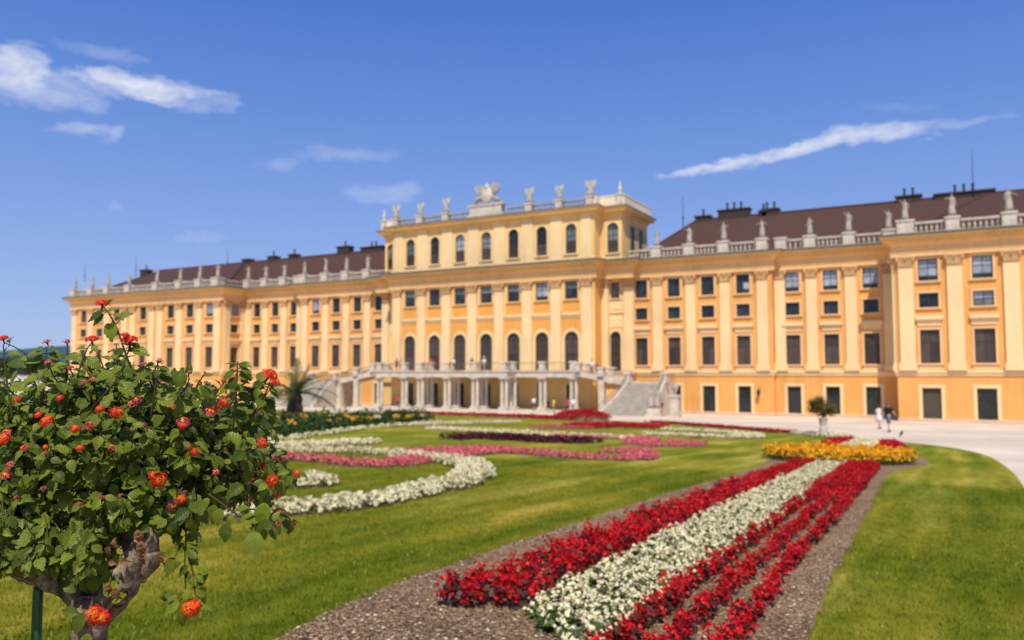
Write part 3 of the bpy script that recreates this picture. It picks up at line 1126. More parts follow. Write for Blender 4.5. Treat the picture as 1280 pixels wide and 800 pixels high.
for k in range(-4, 4):                  # flat strips between the attic windows
    cx = XC + (k + 0.5) * 4.22
    m = MB()
    wv = 0.85 if -4 < k < 3 else 0.7
    cx += {-4: 0.0, 3: 0.0}.get(k, 0)
    m.box(cx - wv, cx + wv, YC - 0.13, YC, AZ0 + 0.6, AZ1, skip='b')
    m.box(cx - wv - 0.08, cx + wv + 0.08, YC - 0.18, YC, AZ0 + 0.2, AZ0 + 0.598, skip='b')
    m.build('attic_strip', M_trim, palace)
attic_sweep([(0, AZ0 + 0.02), (0.1, AZ0 + 0.02), (0.1, AZ0 + 0.5), (0, AZ0 + 0.55)]).build('attic_base', M_trim, palace)
attic_sweep([(0, 21.75), (0.18, 21.9), (0.24, 22.10), (0.78, 22.25), (0.82, 22.5), (1.0, 22.70)]).build('attic_cornice', M_cornice, palace)
attic_sweep([(1.0, 22.70), (1.03, 22.72), (1.02, 22.84), (0.3, 22.92)]).build('attic_flashing', M_flash, palace)
m = MB()
m.box(XC - 18.8, XC + 18.8, YS, ADEPTH, 22.5, 22.9)
m.box(XC - 15.9, XC + 15.9, YC, YS - 0.01, 22.5, 22.9)
m.build('attic_roof', M_roof, palace)

# ---- balustrades
def baluster_row(x0, y0, x1, y1, z0, h, step=0.46, zb=None, stone_rail=True, z1=None, w_=0.34):
    """rails and balusters between two points, z1 lets it climb"""
    m = MB()
    z1 = z0 if z1 is None else z1
    d = Vector((x1 - x0, y1 - y0))
    L = d.length
    d.normalize()
    nx, ny = -d.y * w_ / 2, d.x * w_ / 2
    for a, b, ww in ((0, 0.16, 1.0), (h - 0.2, h, 1.15)):
        q = [(x0 - nx * ww, y0 - ny * ww), (x0 + nx * ww, y0 + ny * ww), (x1 + nx * ww, y1 + ny * ww), (x1 - nx * ww, y1 - ny * ww)]
        zz = [z0, z0, z1, z1]
        i = len(m.v)
        m.v += [(p[0], p[1], z + a) for p, z in zip(q, zz)] + [(p[0], p[1], z + b) for p, z in zip(q, zz)]
        for f in ((0, 1, 2, 3), (7, 6, 5, 4), (0, 4, 5, 1), (1, 5, 6, 2), (2, 6, 7, 3), (3, 7, 4, 0)):
            m.f.append(tuple(i + k for k in f))
            m.m.append(0)
    n_ = max(1, int(L / step))
    hb = h - 0.36
    prof = [(0.10, 0), (0.10, 0.06 * hb), (0.065, 0.10 * hb), (0.135, 0.34 * hb), (0.06, 0.72 * hb), (0.10, 0.92 * hb), (0.11, hb)]
    for k in range(n_):
        t = (k + 0.5) / n_
        m.lathe(prof, x0 + (x1 - x0) * t, y0 + (y1 - y0) * t, z0 + (z1 - z0) * t + 0.16, 7)
    return m


def iron_rail(x0, y0, x1, y1, z0, h, z1=None, step=0.22):
    """thin forged railing between two points"""
    m = MB()
    z1 = z0 if z1 is None else z1
    L = math.dist((x0, y0), (x1, y1))
    for a, r in ((0.10, 0.018), (h * 0.78, 0.014), (h, 0.032)):
        m.tube([(x0, y0, z0 + a), (x1, y1, z1 + a)], r, 5)
    n_ = max(1, int(L / step))
    for k in range(n_):
        t = (k + 0.5) / n_
        x, y, z = x0 + (x1 - x0) * t, y0 + (y1 - y0) * t, z0 + (z1 - z0) * t
        m.tube([(x, y, z), (x, y, z + h)], 0.012, 4, cap=False)
        if k % 2:
            m.ball((x, y, z + h * 0.45), 0.045, 5)
    return m


BZ, BH = 16.03, 1.18
PED_H = 1.42
PEDS = []                             # (x offset, y)


def pedestal_mesh(w_, h, name='pedestal', mt=None):
    m = MB()
    m.cbox(0, 0, 0, 0.18, w_ + 0.14, w_ + 0.14)
    m.cbox(0, 0, 0.182, h - 0.2, w_, w_)
    m.cbox(0, 0, h - 0.198, h, w_ + 0.2, w_ + 0.2)
    return m.mesh(name, mt or M_stone_w)


PEDM = {1.3: pedestal_mesh(1.25, PED_H), 2.0: pedestal_mesh(1.55, PED_H)}
runs = []
ped_off = {YR: [51.3, 55.6, 60.5, 66.5, 74.0, 80.0, 84.8, 89.9], YB: [37.9, 41.1, 45.3, 49.4], YA: [23.0, 27.2, 31.4, 35.9]}
for s in (-1, 1):
    for Y, lst in ped_off.items():
        yb = Y - 0.15
        for i, p in enumerate(lst):
            obj('pedestal', PEDM[1.3 if Y != YR or i not in (0,) else 2.0], palace, loc=(XC + s * p, yb, BZ))
        for a, b in zip(lst[:-1], lst[1:]):
            runs.append((XC + s * (a + 0.7), yb, XC + s * (b - 0.7), yb))
        if Y == YA:
            runs.append((XC + s * 19.2, yb, XC + s * 22.3, yb))
    runs.append((XC + s * 50.7, YR + 0.7, XC + s * 50.7, YB - 0.2))
    runs.append((XC + s * 90.3, YR + 0.6, XC + s * 90.3, 113))
for r in runs:
    baluster_row(*r, BZ, BH).build('balustrade', M_stone_w, palace)
M_trim_w = plaster('parapet_cream', (0.84, 0.72, 0.54), 0.12)
# attic balustrade
apeds = [2.11 * 1.35 + 4.22 * 0, 6.5, 10.75, 15.3]
apm = pedestal_mesh(0.95, 1.25)
for s in (-1, 1):
    prev = 3.0
    for p in (6.6, 11.0, 15.35):
        obj('pedestal', apm, palace, loc=(XC + s * p, YC + 0.1, 22.86))
        baluster_row(XC + s * (prev if prev == 3.0 else prev + 0.5), YC + 0.1, XC + s * (p - 0.5), YC + 0.1, 22.88, 1.02).build('balustrade', M_stone, palace)
        prev = p
    obj('pedestal', pedestal_mesh(0.7, 1.5), palace, loc=(XC + s * 18.75, YS - 0.35, 22.86))
    m = MB()
    yp = YS - 0.42
    x0, x1 = sorted((XC + s * 16.1, XC + s * 18.95))
    m.box(x0, x1, yp, yp + 0.3, 22.88, 24.15)
    m.box(x0 - 0.06, x1 + 0.06, yp - 0.06, yp + 0.36, 24.152, 24.30)
    x0, x1 = sorted((XC + s * 18.96, XC + s * 19.28))
    m.box(x0, x1, yp + 0.002, ADEPTH + 0.3, 22.88, 24.15)
    m.box(x0 - 0.06, x1 + 0.06, yp - 0.058, ADEPTH + 0.36, 24.152, 24.30)
    x0, x1 = sorted((XC + s * 15.6, XC + s * 16.09))
    m.box(x0, x1, YC + 0.05, yp + 0.3, 22.88, 24.15)
    m.build('parapet', M_trim_w, palace)

# ---- roof
def roof_piece(pts_eave, ridge, name='roof'):
    m = MB()
    return m


def wing_roof(s):
    m = MB()
    ze = 16.3
    yb = 113.0
    yr, zr = 105.5, 22.0
    xi, xr0 = XC + s * 19.5, XC + s * 25.5
    xo, xr1 = XC + s * 89.5, XC + s * 82.5
    yf = YA + 1.3
    def Q(*p):
        p = p if s > 0 else p[::-1]
        m.poly(list(p))
    Q((xi, yf, ze), (xo, yf, ze), (xr1, yr, zr), (xr0, yr, zr))
    Q((xo, yf, ze), (xo, yb, ze), (xr1, yr, zr))
    Q((xo, yb, ze), (xi, yb, ze), (xr0, yr, zr), (xr1, yr, zr))
    Q((xi, yb, ze), (xi, yf, ze), (xr0, yr, zr))
    # forward roof of the end block
    zr2 = 22.0
    xa, xb = XC + s * 51.2, XC + s * 89.5
    yf2 = YR + 1.3
    Q((xa, yf2, ze), (xb, yf2, ze), (xb - s * 7.0, yr, zr2 + 0.02), (xa + s * 8.0, yr, zr2 + 0.02))
    Q((xa, yb, ze), (xa, yf2, ze), (xa + s * 8.0, yr, zr2 + 0.02))
    Q((xb, yf2, ze), (xb, yr + 2, ze), (xb - s * 7.0, yr, zr2 + 0.02))
    o = m.build('roof', M_roof, palace)
    rc = MB()
    rc.tube([(xr0, yr, zr + 0.05), (xr1, yr, zr + 0.05)], 0.14, 6)
    rc.tube([(xb - s * 7.0, yr, zr2 + 0.06), (xb, yf2, ze + 0.05)], 0.13, 6)
    rc.tube([(xa + s * 8.0, yr, zr2 + 0.06), (xa, yf2, ze + 0.05)], 0.13, 6)
    rc.tube([(xr0, yr, zr + 0.05), (xi, yf, ze + 0.05)], 0.13, 6)
    rc.build('ridge_tiles', M_roof, o)
    return o


roofs = {1: wing_roof(1), -1: wing_roof(-1)}


def chimney(s, xo, w_, d_, h, pots=2, yy=105.8, zb=21.2):
    h = h * 0.85
    m = MB()
    m.cbox(0, 0, 0, h, w_, d_)
    m.cbox(0, 0, h + 0.002, h + 0.18, w_ + 0.3, d_ + 0.3)
    for k in range(pots):
        px_ = (k - (pots - 1) / 2) * min(0.9, w_ / max(1, pots))
        m.lathe([(0.16, 0.18), (0.13, 0.95), (0.2, 1.0), (0.2, 1.1)], px_, 0, h, 7)
    m.build('chimney', M_chim, roofs[s], loc=(XC + s * xo, yy, zb))


# chimneys where the photograph shows them
for px_, w_, h, pots in ((1142, 2.6, 1.5, 2), (1212, 6.0, 1.3, 3), (967, 2.0, 1.5, 2), (958, 0.9, 1.3, 1), (921, 4.0, 2.0, 3), (882, 1.9, 1.4, 1)):
    x = (px_ - 640) / F
    d_ = 1.0 / cos(0)
    # where the line of sight meets the ridge
    X_ = (x * cos(YAW) - sin(YAW)) / (x * sin(YAW) + cos(YAW)) * 105.8
    chimney(1, X_ - XC, w_, 1.3, h, pots)
for px_, w_, h, pots in ((466, 4.6, 1.6, 2), (430, 2.6, 2.2, 1), (366, 1.6, 1.6, 1), (340, 1.8, 1.6, 1), (308, 1.8, 1.5, 0), (180, 2.2, 1.3, 1)):
    x = (px_ - 640) / F
    X_ = (x * cos(YAW) - sin(YAW)) / (x * sin(YAW) + cos(YAW)) * 105.8
    chimney(-1, -(X_ - XC), w_, 1.3, h, pots)
for px_, h, s in ((1224, 6.0, 1), (856, 4.2, 1), (167, 4.4, -1), (282, 3.5, -1), (103, 4.0, -1)):
    x = (px_ - 640) / F
    X_ = (x * cos(YAW) - sin(YAW)) / (x * sin(YAW) + cos(YAW)) * 105.0
    m = MB()
    m.tube([(0, 0, 0), (0, 0, h)], [0.07, 0.02], 6)
    m.ball((0, 0, h * 0.3), 0.16, 6)
    m.build('lightning_rod', M_iron, roofs[s], loc=(X_, 105.0, 21.2))
# wall lanterns
def wall_lantern(x, Y, z):
    m = MB()
    m.tube([(0, 0, 0), (0, -0.3, 0.12), (0, -0.55, 0.05)], 0.03, 6)
    m.cbox(0, -0.55, -0.55, -0.05, 0.24, 0.24, taper=1.4)
    m.cbox(0, -0.55, -0.048, 0.12, 0.4, 0.4, taper=0.2)
    m.cbox(0, -0.02, -0.35, 0.25, 0.16, 0.04)
    m.build('wall_lantern', M_iron, palace, loc=(x, Y, z))
wall_lantern(XC + 35.2, YA, -0.4)
wall_lantern(XC - 35.2, YA, -0.4)

# ------------------------------------------------------------------ skinned figures
def skin(joints, edges, name, mt, root=0, sub=1, M=None):
    """joints: {key: (pos, radius or (rx, ry))}, one continuous surface"""
    keys = list(joints)
    me = bpy.data.meshes.new(name + '_src')
    me.from_pydata([joints[k][0] for k in keys], [(keys.index(a), keys.index(b)) for a, b in edges], [])
    o = bpy.data.objects.new(name + '_src', me)
    C.objects.link(o)
    sk = o.modifiers.new('skin', 'SKIN')
    for i, k in enumerate(keys):
        r = joints[k][1]
        r = r if isinstance(r, tuple) else (r, r)
        me.skin_vertices[0].data[i].radius = r
        me.skin_vertices[0].data[i].use_root = (i == root)
    sk.use_smooth_shade = True
    if sub:
        ss = o.modifiers.new('sub', 'SUBSURF')
        ss.levels = sub
        ss.render_levels = sub
    dg = bpy.context.evaluated_depsgraph_get()
    dg.update()
    res = bpy.data.meshes.new_from_object(o.evaluated_get(dg))
    res.name = name
    res.materials.clear()
    res.materials.append(mt)
    bpy.data.objects.remove(o)
    return res


def figure_joints(h=1.72, armL=(0.25, -0.35), armR=(0.25, -0.35), stride=0.12, lean=0.0, fore=0.0):
    """standing person facing -Y. arm: (sideways, drop) of the hand from the shoulder"""
    k = h / 1.72
    J = {}
    def P_(n_, x, y, z, r):
        J[n_] = ((x * k, y * k, z * k), (r[0] * k, r[1] * k) if isinstance(r, tuple) else r * k)
    P_('hip', 0, 0, 0.94, (0.16, 0.105))
    P_('waist', 0, 0, 1.10, (0.13, 0.095))
    P_('chest', 0, 0, 1.28, (0.16, 0.115))
    P_('neckb', 0, 0.0, 1.43, (0.07, 0.065))
    P_('neck', 0, -0.01, 1.50, 0.052)
    P_('head', 0, -0.02, 1.60, (0.078, 0.095))
    P_('crown', 0, -0.01, 1.69, (0.055, 0.065))
    for s, nm, ar in ((-1, 'R', armR), (1, 'L', armL)):
        P_('sh' + nm, s * 0.17, 0, 1.39, 0.055)
        ex, ez = 0.5 * ar[0], 0.55 * ar[1]
        P_('el' + nm, s * (0.20 + ex), 0.03, 1.39 + ez - 0.03, 0.042)
        P_('wr' + nm, s * (0.21 + ar[0]), -0.05 - fore, 1.39 + ar[1] - 0.10, 0.028)
        P_('ha' + nm, s * (0.215 + ar[0]), -0.08 - fore, 1.39 + ar[1] - 0.19, (0.038, 0.022))
        P_('th' + nm, s * 0.09, s * -stride * 0.3, 0.84, 0.088)
        P_('kn' + nm, s * 0.10, s * -stride * 0.7 - 0.02, 0.48, 0.058)
        P_('an' + nm, s * 0.10, s * -stride, 0.085, 0.038)
        P_('to' + nm, s * 0.115, s * -stride - 0.15, 0.035, (0.042, 0.03))
    E_ = [('hip', 'waist'), ('waist', 'chest'), ('chest', 'neckb'), ('neckb', 'neck'), ('neck', 'head'), ('head', 'crown')]
    for nm in 'RL':
        E_ += [('chest', 'sh' + nm), ('sh' + nm, 'el' + nm), ('el' + nm, 'wr' + nm), ('wr' + nm, 'ha' + nm), ('hip', 'th' + nm), ('th' + nm, 'kn' + nm), ('kn' + nm, 'an' + nm), ('an' + nm, 'to' + nm)]
    return J, E_


# ------------------------------------------------------------------ roof statues
def loft(rings, n=12, m=None, mi=0, capt=True):
    """rings: (cx, cy, z, rx, ry)"""
    m = m or MB()
    i = len(m.v)
    for (cx, cy, z, rx, ry) in rings:
        for k in range(n):
            a = 2 * pi * k / n
            m.v.append((cx + rx * cos(a), cy + ry * sin(a), z))
    for j in range(len(rings) - 1):
        for k in range(n):
            k2 = (k + 1) % n
            m.f.append((i + j * n + k, i + j * n + k2, i + (j + 1) * n + k2, i + (j + 1) * n + k))
            m.m.append(mi)
    if capt:
        m.f.append(tuple(i + (len(rings) - 1) * n + k for k in range(n)))
        m.m.append(mi)
        m.f.append(tuple(i + k for k in reversed(range(n))))
        m.m.append(mi)
    return m


STAT = []
for v in range(4):
    arms = [((0.02, -0.45), (0.25, 0.05)), ((0.28, -0.12), (0.05, -0.4)), ((0.1, -0.3), (0.12, 0.38)), ((0.3, -0.05), (0.3, -0.02))][v]
    J, E_ = figure_joints(2.25, arms[0], arms[1], stride=0.08, fore=0.08)
    body = skin(J, E_, 'statue_body', M_stone, sub=1)
    dr = MB()
    n = 14
    rings = []
    for z, rx, ry, cx in ((0.02, 0.36, 0.30, 0.0), (0.35, 0.33, 0.27, 0.02), (0.8, 0.29, 0.23, 0.03), (1.2, 0.27, 0.19, 0.0), (1.45, 0.21, 0.15, 0), (1.75, 0.24, 0.17, 0), (1.86, 0.12, 0.10, 0)):
        rings.append((cx * (1 if v % 2 else -1), 0, z, rx, ry))
    loft(rings, n, dr)
    for i in range(len(dr.v)):
        x, y, z = dr.v[i]
        k = i % n
        f = 1 + (0.14 if k % 2 else -0.08) * max(0, (1.5 - z) / 1.5)
        dr.v[i] = (x * f, y * f, z)
    base = MB()
    base.cbox(0, 0, -0.0, 0.12, 0.75, 0.7)
    STAT.append((body, dr.mesh('drapery', M_stone, True), base.mesh('base', M_stone)))


def statue(x, y, z, v, label, group, sc=1.0, rz=0.0):
    t = thing('statue', label, 'statue', (x, y, z), rz, group)
    t.scale = (sc, sc, sc)
    b, d, p = STAT[v]
    obj('base', p, t)
    o = obj('body', b, t)
    o.location = (0, 0, 0.1)
    o2 = obj('drapery', d, t)
    o2.location = (0, 0, 0.1)
    return t


ordn = ['first', 'second', 'third', 'fourth', 'fifth', 'sixth', 'seventh', 'eighth', 'ninth', 'tenth', 'eleventh', 'twelfth', 'thirteenth', 'fourteenth', 'fifteenth', 'sixteenth']
for s, side in ((1, 'right'), (-1, 'left')):
    lst = [(p, YA) for p in ped_off[YA]] + [(p, YB) for p in ped_off[YB][1:]] + [(p, YR) for p in ped_off[YR]]
    if s > 0:
        lst = [q for q in lst if q[0] < 61]
    for i, (p, Y) in enumerate(lst):
        where = 'on the %s wing parapet, %s counting outwards from the centre block' % (side, ordn[i])
        statue(XC + s * p, Y - 0.15, BZ + PED_H, random.randrange(4), 'stone statue ' + where, 'draped stone statues along the wing parapets', sc=random.uniform(0.93, 1.05), rz=random.uniform(-0.5, 0.5))

# trophies of arms with spread wings on the attic balustrade
def trophy(x, y, z, label, sc=1.0, wing=1.0):
    t = thing('trophy', label, 'sculpture', (x, y, z), random.uniform(-0.3, 0.3), 'winged stone trophies on the attic balustrade')
    t.scale = (sc, sc, sc)
    m = loft([(0, 0, 0, 0.38, 0.34), (0, 0, 0.3, 0.28, 0.26), (0.02, 0, 0.8, 0.30, 0.24), (0, 0, 1.15, 0.22, 0.18), (0, 0, 1.3, 0.12, 0.12), (0, -0.03, 1.45, 0.15, 0.16), (0, -0.02, 1.62, 0.09, 0.1)], 10)
    m.tube([(0, 0, 1.6), (0.0, 0.05, 1.85)], [0.05, 0.09], 6)
    m.build('cuirass', M_stone, t, True)
    for s in (-1, 1):
        wgm = MB()
        for k in range(5):
            a = radians(60 + 9 * k)
            L = (1.45 - 0.10 * k) * wing
            p0 = Vector((s * 0.16, 0.03 * k - 0.05, 0.85))
            p1 = p0 + Vector((s * cos(a) * L * 0.75, 0.05, sin(a) * L * 0.45))
            p2 = p0 + Vector((s * cos(a) * L * 0.85, 0.0, sin(a) * L))
            wgm.tube([p0, p1, p2], [0.055, 0.06, 0.02], 6)
        wgm.build('wing', M_stone_w, t, True)
    m = MB()
    for s in (-1, 1):
        m.tube([(0, -0.1, 0.45), (s * 0.35, -0.12, 0.3), (s * 0.55, -0.1, 0.05)], [0.16, 0.15, 0.08], 7, noise=0.3)
    m.build('arms_heap', M_stone, t, True)
    return t


for nm, xo, sc, wg in (('fourth', -15.35, 1.25, 0.9), ('third', -11.0, 1.1, 1.0), ('second', -6.6, 1.25, 1.0), ('fifth', 6.6, 1.25, 1.0), ('sixth', 11.0, 1.1, 1.1), ('last', 15.35, 1.25, 1.0)):
    lab = {'fourth': 'slim winged stone trophy at the left corner of the attic balustrade', 'third': 'winged stone trophy between the left corner and the crest group neighbour',
           'second': 'winged stone trophy directly left of the big crest', 'fifth': 'winged stone trophy directly right of the big crest',
           'sixth': 'broad winged stone trophy second to the right of the crest', 'last': 'winged stone trophy where the right balustrade meets the solid parapet'}[nm]
    trophy(XC + xo, YC + 0.1, 24.1, lab, sc * 0.92, wg * 0.8)
for s, side in ((-1, 'left'), (1, 'right')):
    t = thing('finial', 'slender stone finial on the %s outer corner of the attic' % side, 'finial', (XC + s * 18.75, YS - 0.35, 24.36))
    m = MB()
    m.lathe([(0.3, 0), (0.22, 0.15), (0.12, 0.3), (0.30, 0.62), (0.24, 0.85), (0.1, 1.0), (0.13, 1.25), (0.03, 1.7)], n=10)
    m.build('urn', M_stone_w, t, True)
# the big crest in the middle
t = thing('crest', 'large sculpted crest with reclining figures and banners on the middle of the attic', 'sculpture', (XC, YC + 0.1, 22.87))
m = MB()
m.box(-2.9, 2.9, -0.6, 0.6, 0, 0.35)
m.box(-2.5, 2.5, -0.5, 0.5, 0.352, 1.5)
m.box(-2.8, 2.8, -0.62, 0.62, 1.502, 1.7)
m.build('plinth', M_stone_w, t)
m = MB()
m.lathe([(0.05, -0.28), (0.75, -0.2), (0.95, 0), (0.75, 0.16), (0.05, 0.2)], n=14, sx=1, sy=1.3)
me = m.mesh('shield', M_stone_w, True)
me.transform(Matrix.Translation((0, -0.1, 3.0)) @ Matrix.Rotation(pi / 2, 4, 'X'))
obj('shield', me, t)
for s in (-1, 1):
    J, E_ = figure_joints(2.2, (0.3, 0.1), (0.1, -0.3), stride=0.2, fore=0.2)
    me = skin(J, E_, 'reclining_figure', M_stone, sub=1)
    me.transform(Matrix.Translation((s * 2.3, 0, 1.95)) @ Matrix.Rotation(-s * radians(58), 4, 'Y') @ Matrix.Scale(0.95, 4))
    obj('reclining_figure', me, t)
    fl = MB()
    for k in range(5):
        a = radians(50 + 9 * k)
        L = 2.5 - 0.14 * k + random.uniform(-0.25, 0.25)
        p0 = Vector((s * 0.5, 0.1, 2.6))
        fl.tube([p0, p0 + Vector((s * cos(a) * L * 0.7, 0.1, sin(a) * L * 0.5)), p0 + Vector((s * cos(a) * L, 0.0, sin(a) * L))], [0.16, 0.17, 0.08], 6, noise=0.5)
    for k in range(6):
        fl.ball((s * (0.8 + 0.32 * k), random.uniform(-0.2, 0.2), 2.1 + 0.55 * cos(k * 0.5) + random.uniform(-0.1, 0.15)), 0.38 - 0.02 * k, 7)
    fl.build('banners', M_stone, t, True)
m = MB()
m.lathe([(0.32, 0), (0.42, 0.2), (0.30, 0.45), (0.12, 0.6), (0.16, 0.75), (0.04, 0.9)], cz=3.9, n=10)
m.build('crown', M_stone_w, t, True)

# ------------------------------------------------------------------ terrace with its two stairs
terr = thing('terrace', 'pale stone terrace on tall piers with curved stairs at both ends', 'terrace', (0, 0, 0))
T0, T1 = 89.5, 87.3
ZF = 1.85
m = MB()
m.box(XC - 15.2, XC + 15.2, T0 - 0.35, YC - 0.03, 1.15, ZF)
m.box(XC - 6.9, XC + 6.9, T1 - 0.35, T0 - 0.352, 1.15, ZF)
m.box(XC - 15.35, XC + 15.35, T0 - 0.5, YC - 0.36, ZF + 0.002, ZF + 0.14)
m.box(XC - 7.05, XC + 7.05, T1 - 0.5, T0 - 0.502, ZF + 0.002, ZF + 0.14)
m.build('deck', M_stone_w, terr)
m = MB()
m.box(XC - 17.6, XC + 17.6, T1 - 1.6, YC - 0.12, gz(T1) - 0.3, -2.93)
m.build('base_step', M_stone_w, terr)
pm = MB()
pm.cbox(0, 0, 0.0, 0.55, 1.25, 1.05)
pm.cbox(0, 0, 0.552, 0.75, 1.10, 0.95)
for dx in (-0.27, 0.27):
    pm.lathe([(0.235, 0.752), (0.225, 2.2), (0.20, 4.0), (0.27, 4.1), (0.28, 4.25)], dx * 1.15, 0, 0, 10)
pm.cbox(0, 0, 4.252, 4.42, 1.2, 0.9)
pier_me = pm.mesh('pier', M_stone_w, False)
pierz = 1.15 - 4.42
pp = []
for k in range(8):
    X_ = XC + (k - 3.5) * 4.22
    pp.append((X_, T0))
    if 2 <= k <= 5:
        pp.append((X_, T1))
for x, y in pp:
    obj('pier', pier_me, terr, loc=(x, y, pierz))
pdm = pedestal_mesh(0.72, 1.12)
edge = [(XC - 14.77, T0), (XC - 10.55, T0), (XC - 6.33, T0), (XC - 6.33, T1), (XC - 2.11, T1), (XC + 2.11, T1), (XC + 6.33, T1), (XC + 6.33, T0), (XC + 10.55, T0), (XC + 14.77, T0)]
for p in edge:
    obj('pedestal', pdm, terr, loc=(p[0], p[1], ZF + 0.14))
M_railing = mat('grey_iron_railing', (0.16, 0.14, 0.12), rough=0.6)
for a, b in zip(edge[:-1], edge[1:]):
    d = Vector((b[0] - a[0], b[1] - a[1]))
    u = d.normalized() * 0.38
    iron_rail(a[0] + u.x, a[1] + u.y, b[0] - u.x, b[1] - u.y, ZF + 0.14, 0.98).build('railing', M_railing, terr)
# stairs: an upper flight along the wall down to a landing, then a lower flight that widens towards the front
def sbox(m, s, x0, x1, y0, y1, z0, z1, **k):
    a, b = sorted((XC + s * x0, XC + s * x1))
    m.box(a, b, y0, y1, z0, z1, **k)


M_step = mat('worn_step_stone', (0.47, 0.405, 0.335), rough=0.9, noise=0.25, nscale=1.2)
LZ = 0.62
for s in (-1, 1):
    # upper flight with the slab it rests on
    m = MB()
    n_ = 9
    for k in range(n_):
        xa, xb = 15.22 + (22.0 - 15.22) * k / n_, 15.22 + (22.0 - 15.22) * (k + 1) / n_
        zt_ = ZF + (LZ - ZF) * (k + 1) / n_
        sbox(m, s, xa, xb, 88.9, 92.4, zt_ - 0.45, zt_)
    m.build('upper_flight', M_stone_w, terr)
    m = MB()
    sbox(m, s, 22.002, 26.6, 88.3, 92.4, gz(90) - 0.3, LZ)
    m.build('landing', M_stone_w, terr)
    # lower flight
    m = MB()
    n_ = 22
    y0, y1 = 88.3, 82.6
    zb_ = gz(82.6) + 0.05
    for k in range(n_):
        f = (k + 0.5) / n_
        ya, yb = y0 + (y1 - y0) * k / n_, y0 + (y1 - y0) * (k + 1) / n_
        zt_ = LZ + (zb_ - LZ) * (k + 1) / n_
        xa, xb = 22.3 - 1.3 * f * f, 26.3 + 0.8 * f * f
        sbox(m, s, xa, xb, yb, ya - 0.001, gz(84) - 0.4, zt_)
    m.build('lower_flight', M_step, terr)
    # solid sloping side walls of the lower flight
    for e, xt, xb in ((-1, 22.1, 20.8), (1, 26.5, 27.3)):
        m = MB()
        N_ = 8
        prev = None
        for k in range(N_ + 1):
            f = k / N_
            x = xt + (xb - xt) * f * f
            y = y0 + (y1 - y0) * f
            z = LZ + (zb_ - LZ) * f
            cur = (x, y, z)
            if prev:
                i = len(m.v)
                for (qx, qy, qz) in (prev, cur):
                    for dx in (-0.22, 0.22):
                        for zz in (gz(84) - 0.4, qz + 0.28):
                            m.v.append((XC + s * (qx + dx), qy, zz))
                for f4 in ((0, 1, 5, 4), (2, 6, 7, 3), (1, 3, 7, 5), (0, 2, 3, 1), (4, 5, 7, 6)):
                    m.f.append(tuple(i + q for q in f4))
                    m.m.append(0)
                iron_rail(XC + s * prev[0], prev[1], XC + s * cur[0], cur[1], prev[2] + 0.285, 0.70, z1=cur[2] + 0.285).build('railing', M_railing, terr)
            prev = cur
        m.build('stair_cheek', M_stone_w, terr)
        obj('pedestal', pdm, terr, loc=(XC + s * xt, 88.6, LZ))
    for y, xs_ in ((89.05, (15.6, 18.6, 21.7)), (92.25, (15.6, 18.6, 21.7))):
        for a_, b_ in zip(xs_[:-1], xs_[1:]):
            za, zc = [ZF + (LZ - ZF) * (q - 15.22) / 6.78 for q in (a_ + 0.36, b_ - 0.36)]
            iron_rail(XC + s * (a_ + 0.36), y, XC + s * (b_ - 0.36), y, za, 1.0, z1=zc).build('railing', M_railing, terr)
            m = MB()
            i = 0
            xa_, xb_ = XC + s * (a_ + 0.36), XC + s * (b_ - 0.36)
            m.v += [(xa_, y - 0.2, za - 0.5), (xb_, y - 0.2, zc - 0.5), (xb_, y + 0.2, zc - 0.5), (xa_, y + 0.2, za - 0.5), (xa_, y - 0.2, za + 0.12), (xb_, y - 0.2, zc + 0.12), (xb_, y + 0.2, zc + 0.12), (xa_, y + 0.2, za + 0.12)]
            for f4 in ((0, 3, 2, 1), (4, 5, 6, 7), (0, 1, 5, 4), (1, 2, 6, 5), (2, 3, 7, 6), (3, 0, 4, 7)):
                m.f.append(f4)
                m.m.append(0)
            m.build('stringer', M_stone_w, terr)
        for a_ in xs_[:2]:
            obj('pedestal', pdm, terr, loc=(XC + s * a_, y, ZF + (LZ - ZF) * (a_ - 15.22) / 6.78 + 0.03))
    iron_rail(XC + s * 22.2, 92.25, XC + s * 26.4, 92.25, LZ, 1.0).build('railing', M_railing, terr)
    iron_rail(XC + s * 26.5, 88.9, XC + s * 26.5, 92.2, LZ, 1.0).build('railing', M_railing, terr)
    for a_ in (18.6, 21.7):
        zt_ = ZF + (LZ - ZF) * (a_ - 15.22) / 6.78 - 0.46
        m = MB()
        m.cbox(0, 0, gz(89) - 0.2, gz(89) + 0.5, 1.0, 0.9)
        m.cbox(0, 0, gz(89) + 0.502, zt_, 0.72, 0.72)
        m.build('stair_pier', M_stone_w, terr, loc=(XC + s * a_, 89.2, 0))
    # newel blocks with urns at the foot of the stairs
    for j, (dx, dy, dz) in enumerate(((29.0, 84.5, 0),)):
        side = 'right' if s > 0 else 'left'
        where = ['outer foot'][j]
        t = thing('stone_urn', 'stone urn on a block at the %s of the %s stair' % (where, side), 'urn', (XC + s * dx, dy, gz(dy)))
        t.scale = (1, 1, 1.25)
        m = MB()
        m.cbox(0, 0, 0, 0.25, 1.1, 1.1)
        m.cbox(0, 0, 0.252, 1.7, 0.85, 0.85)
        m.cbox(0, 0, 1.702, 1.9, 1.05, 1.05)
        m.build('block', M_stone_w, t)
        m = MB()
        m.lathe([(0.25, 1.9), (0.10, 2.05), (0.36, 2.4), (0.40, 2.6), (0.26, 2.7), (0.3, 2.8), (0.1, 2.85)], n=12)
        m.build('urn', M_stone, t, True)

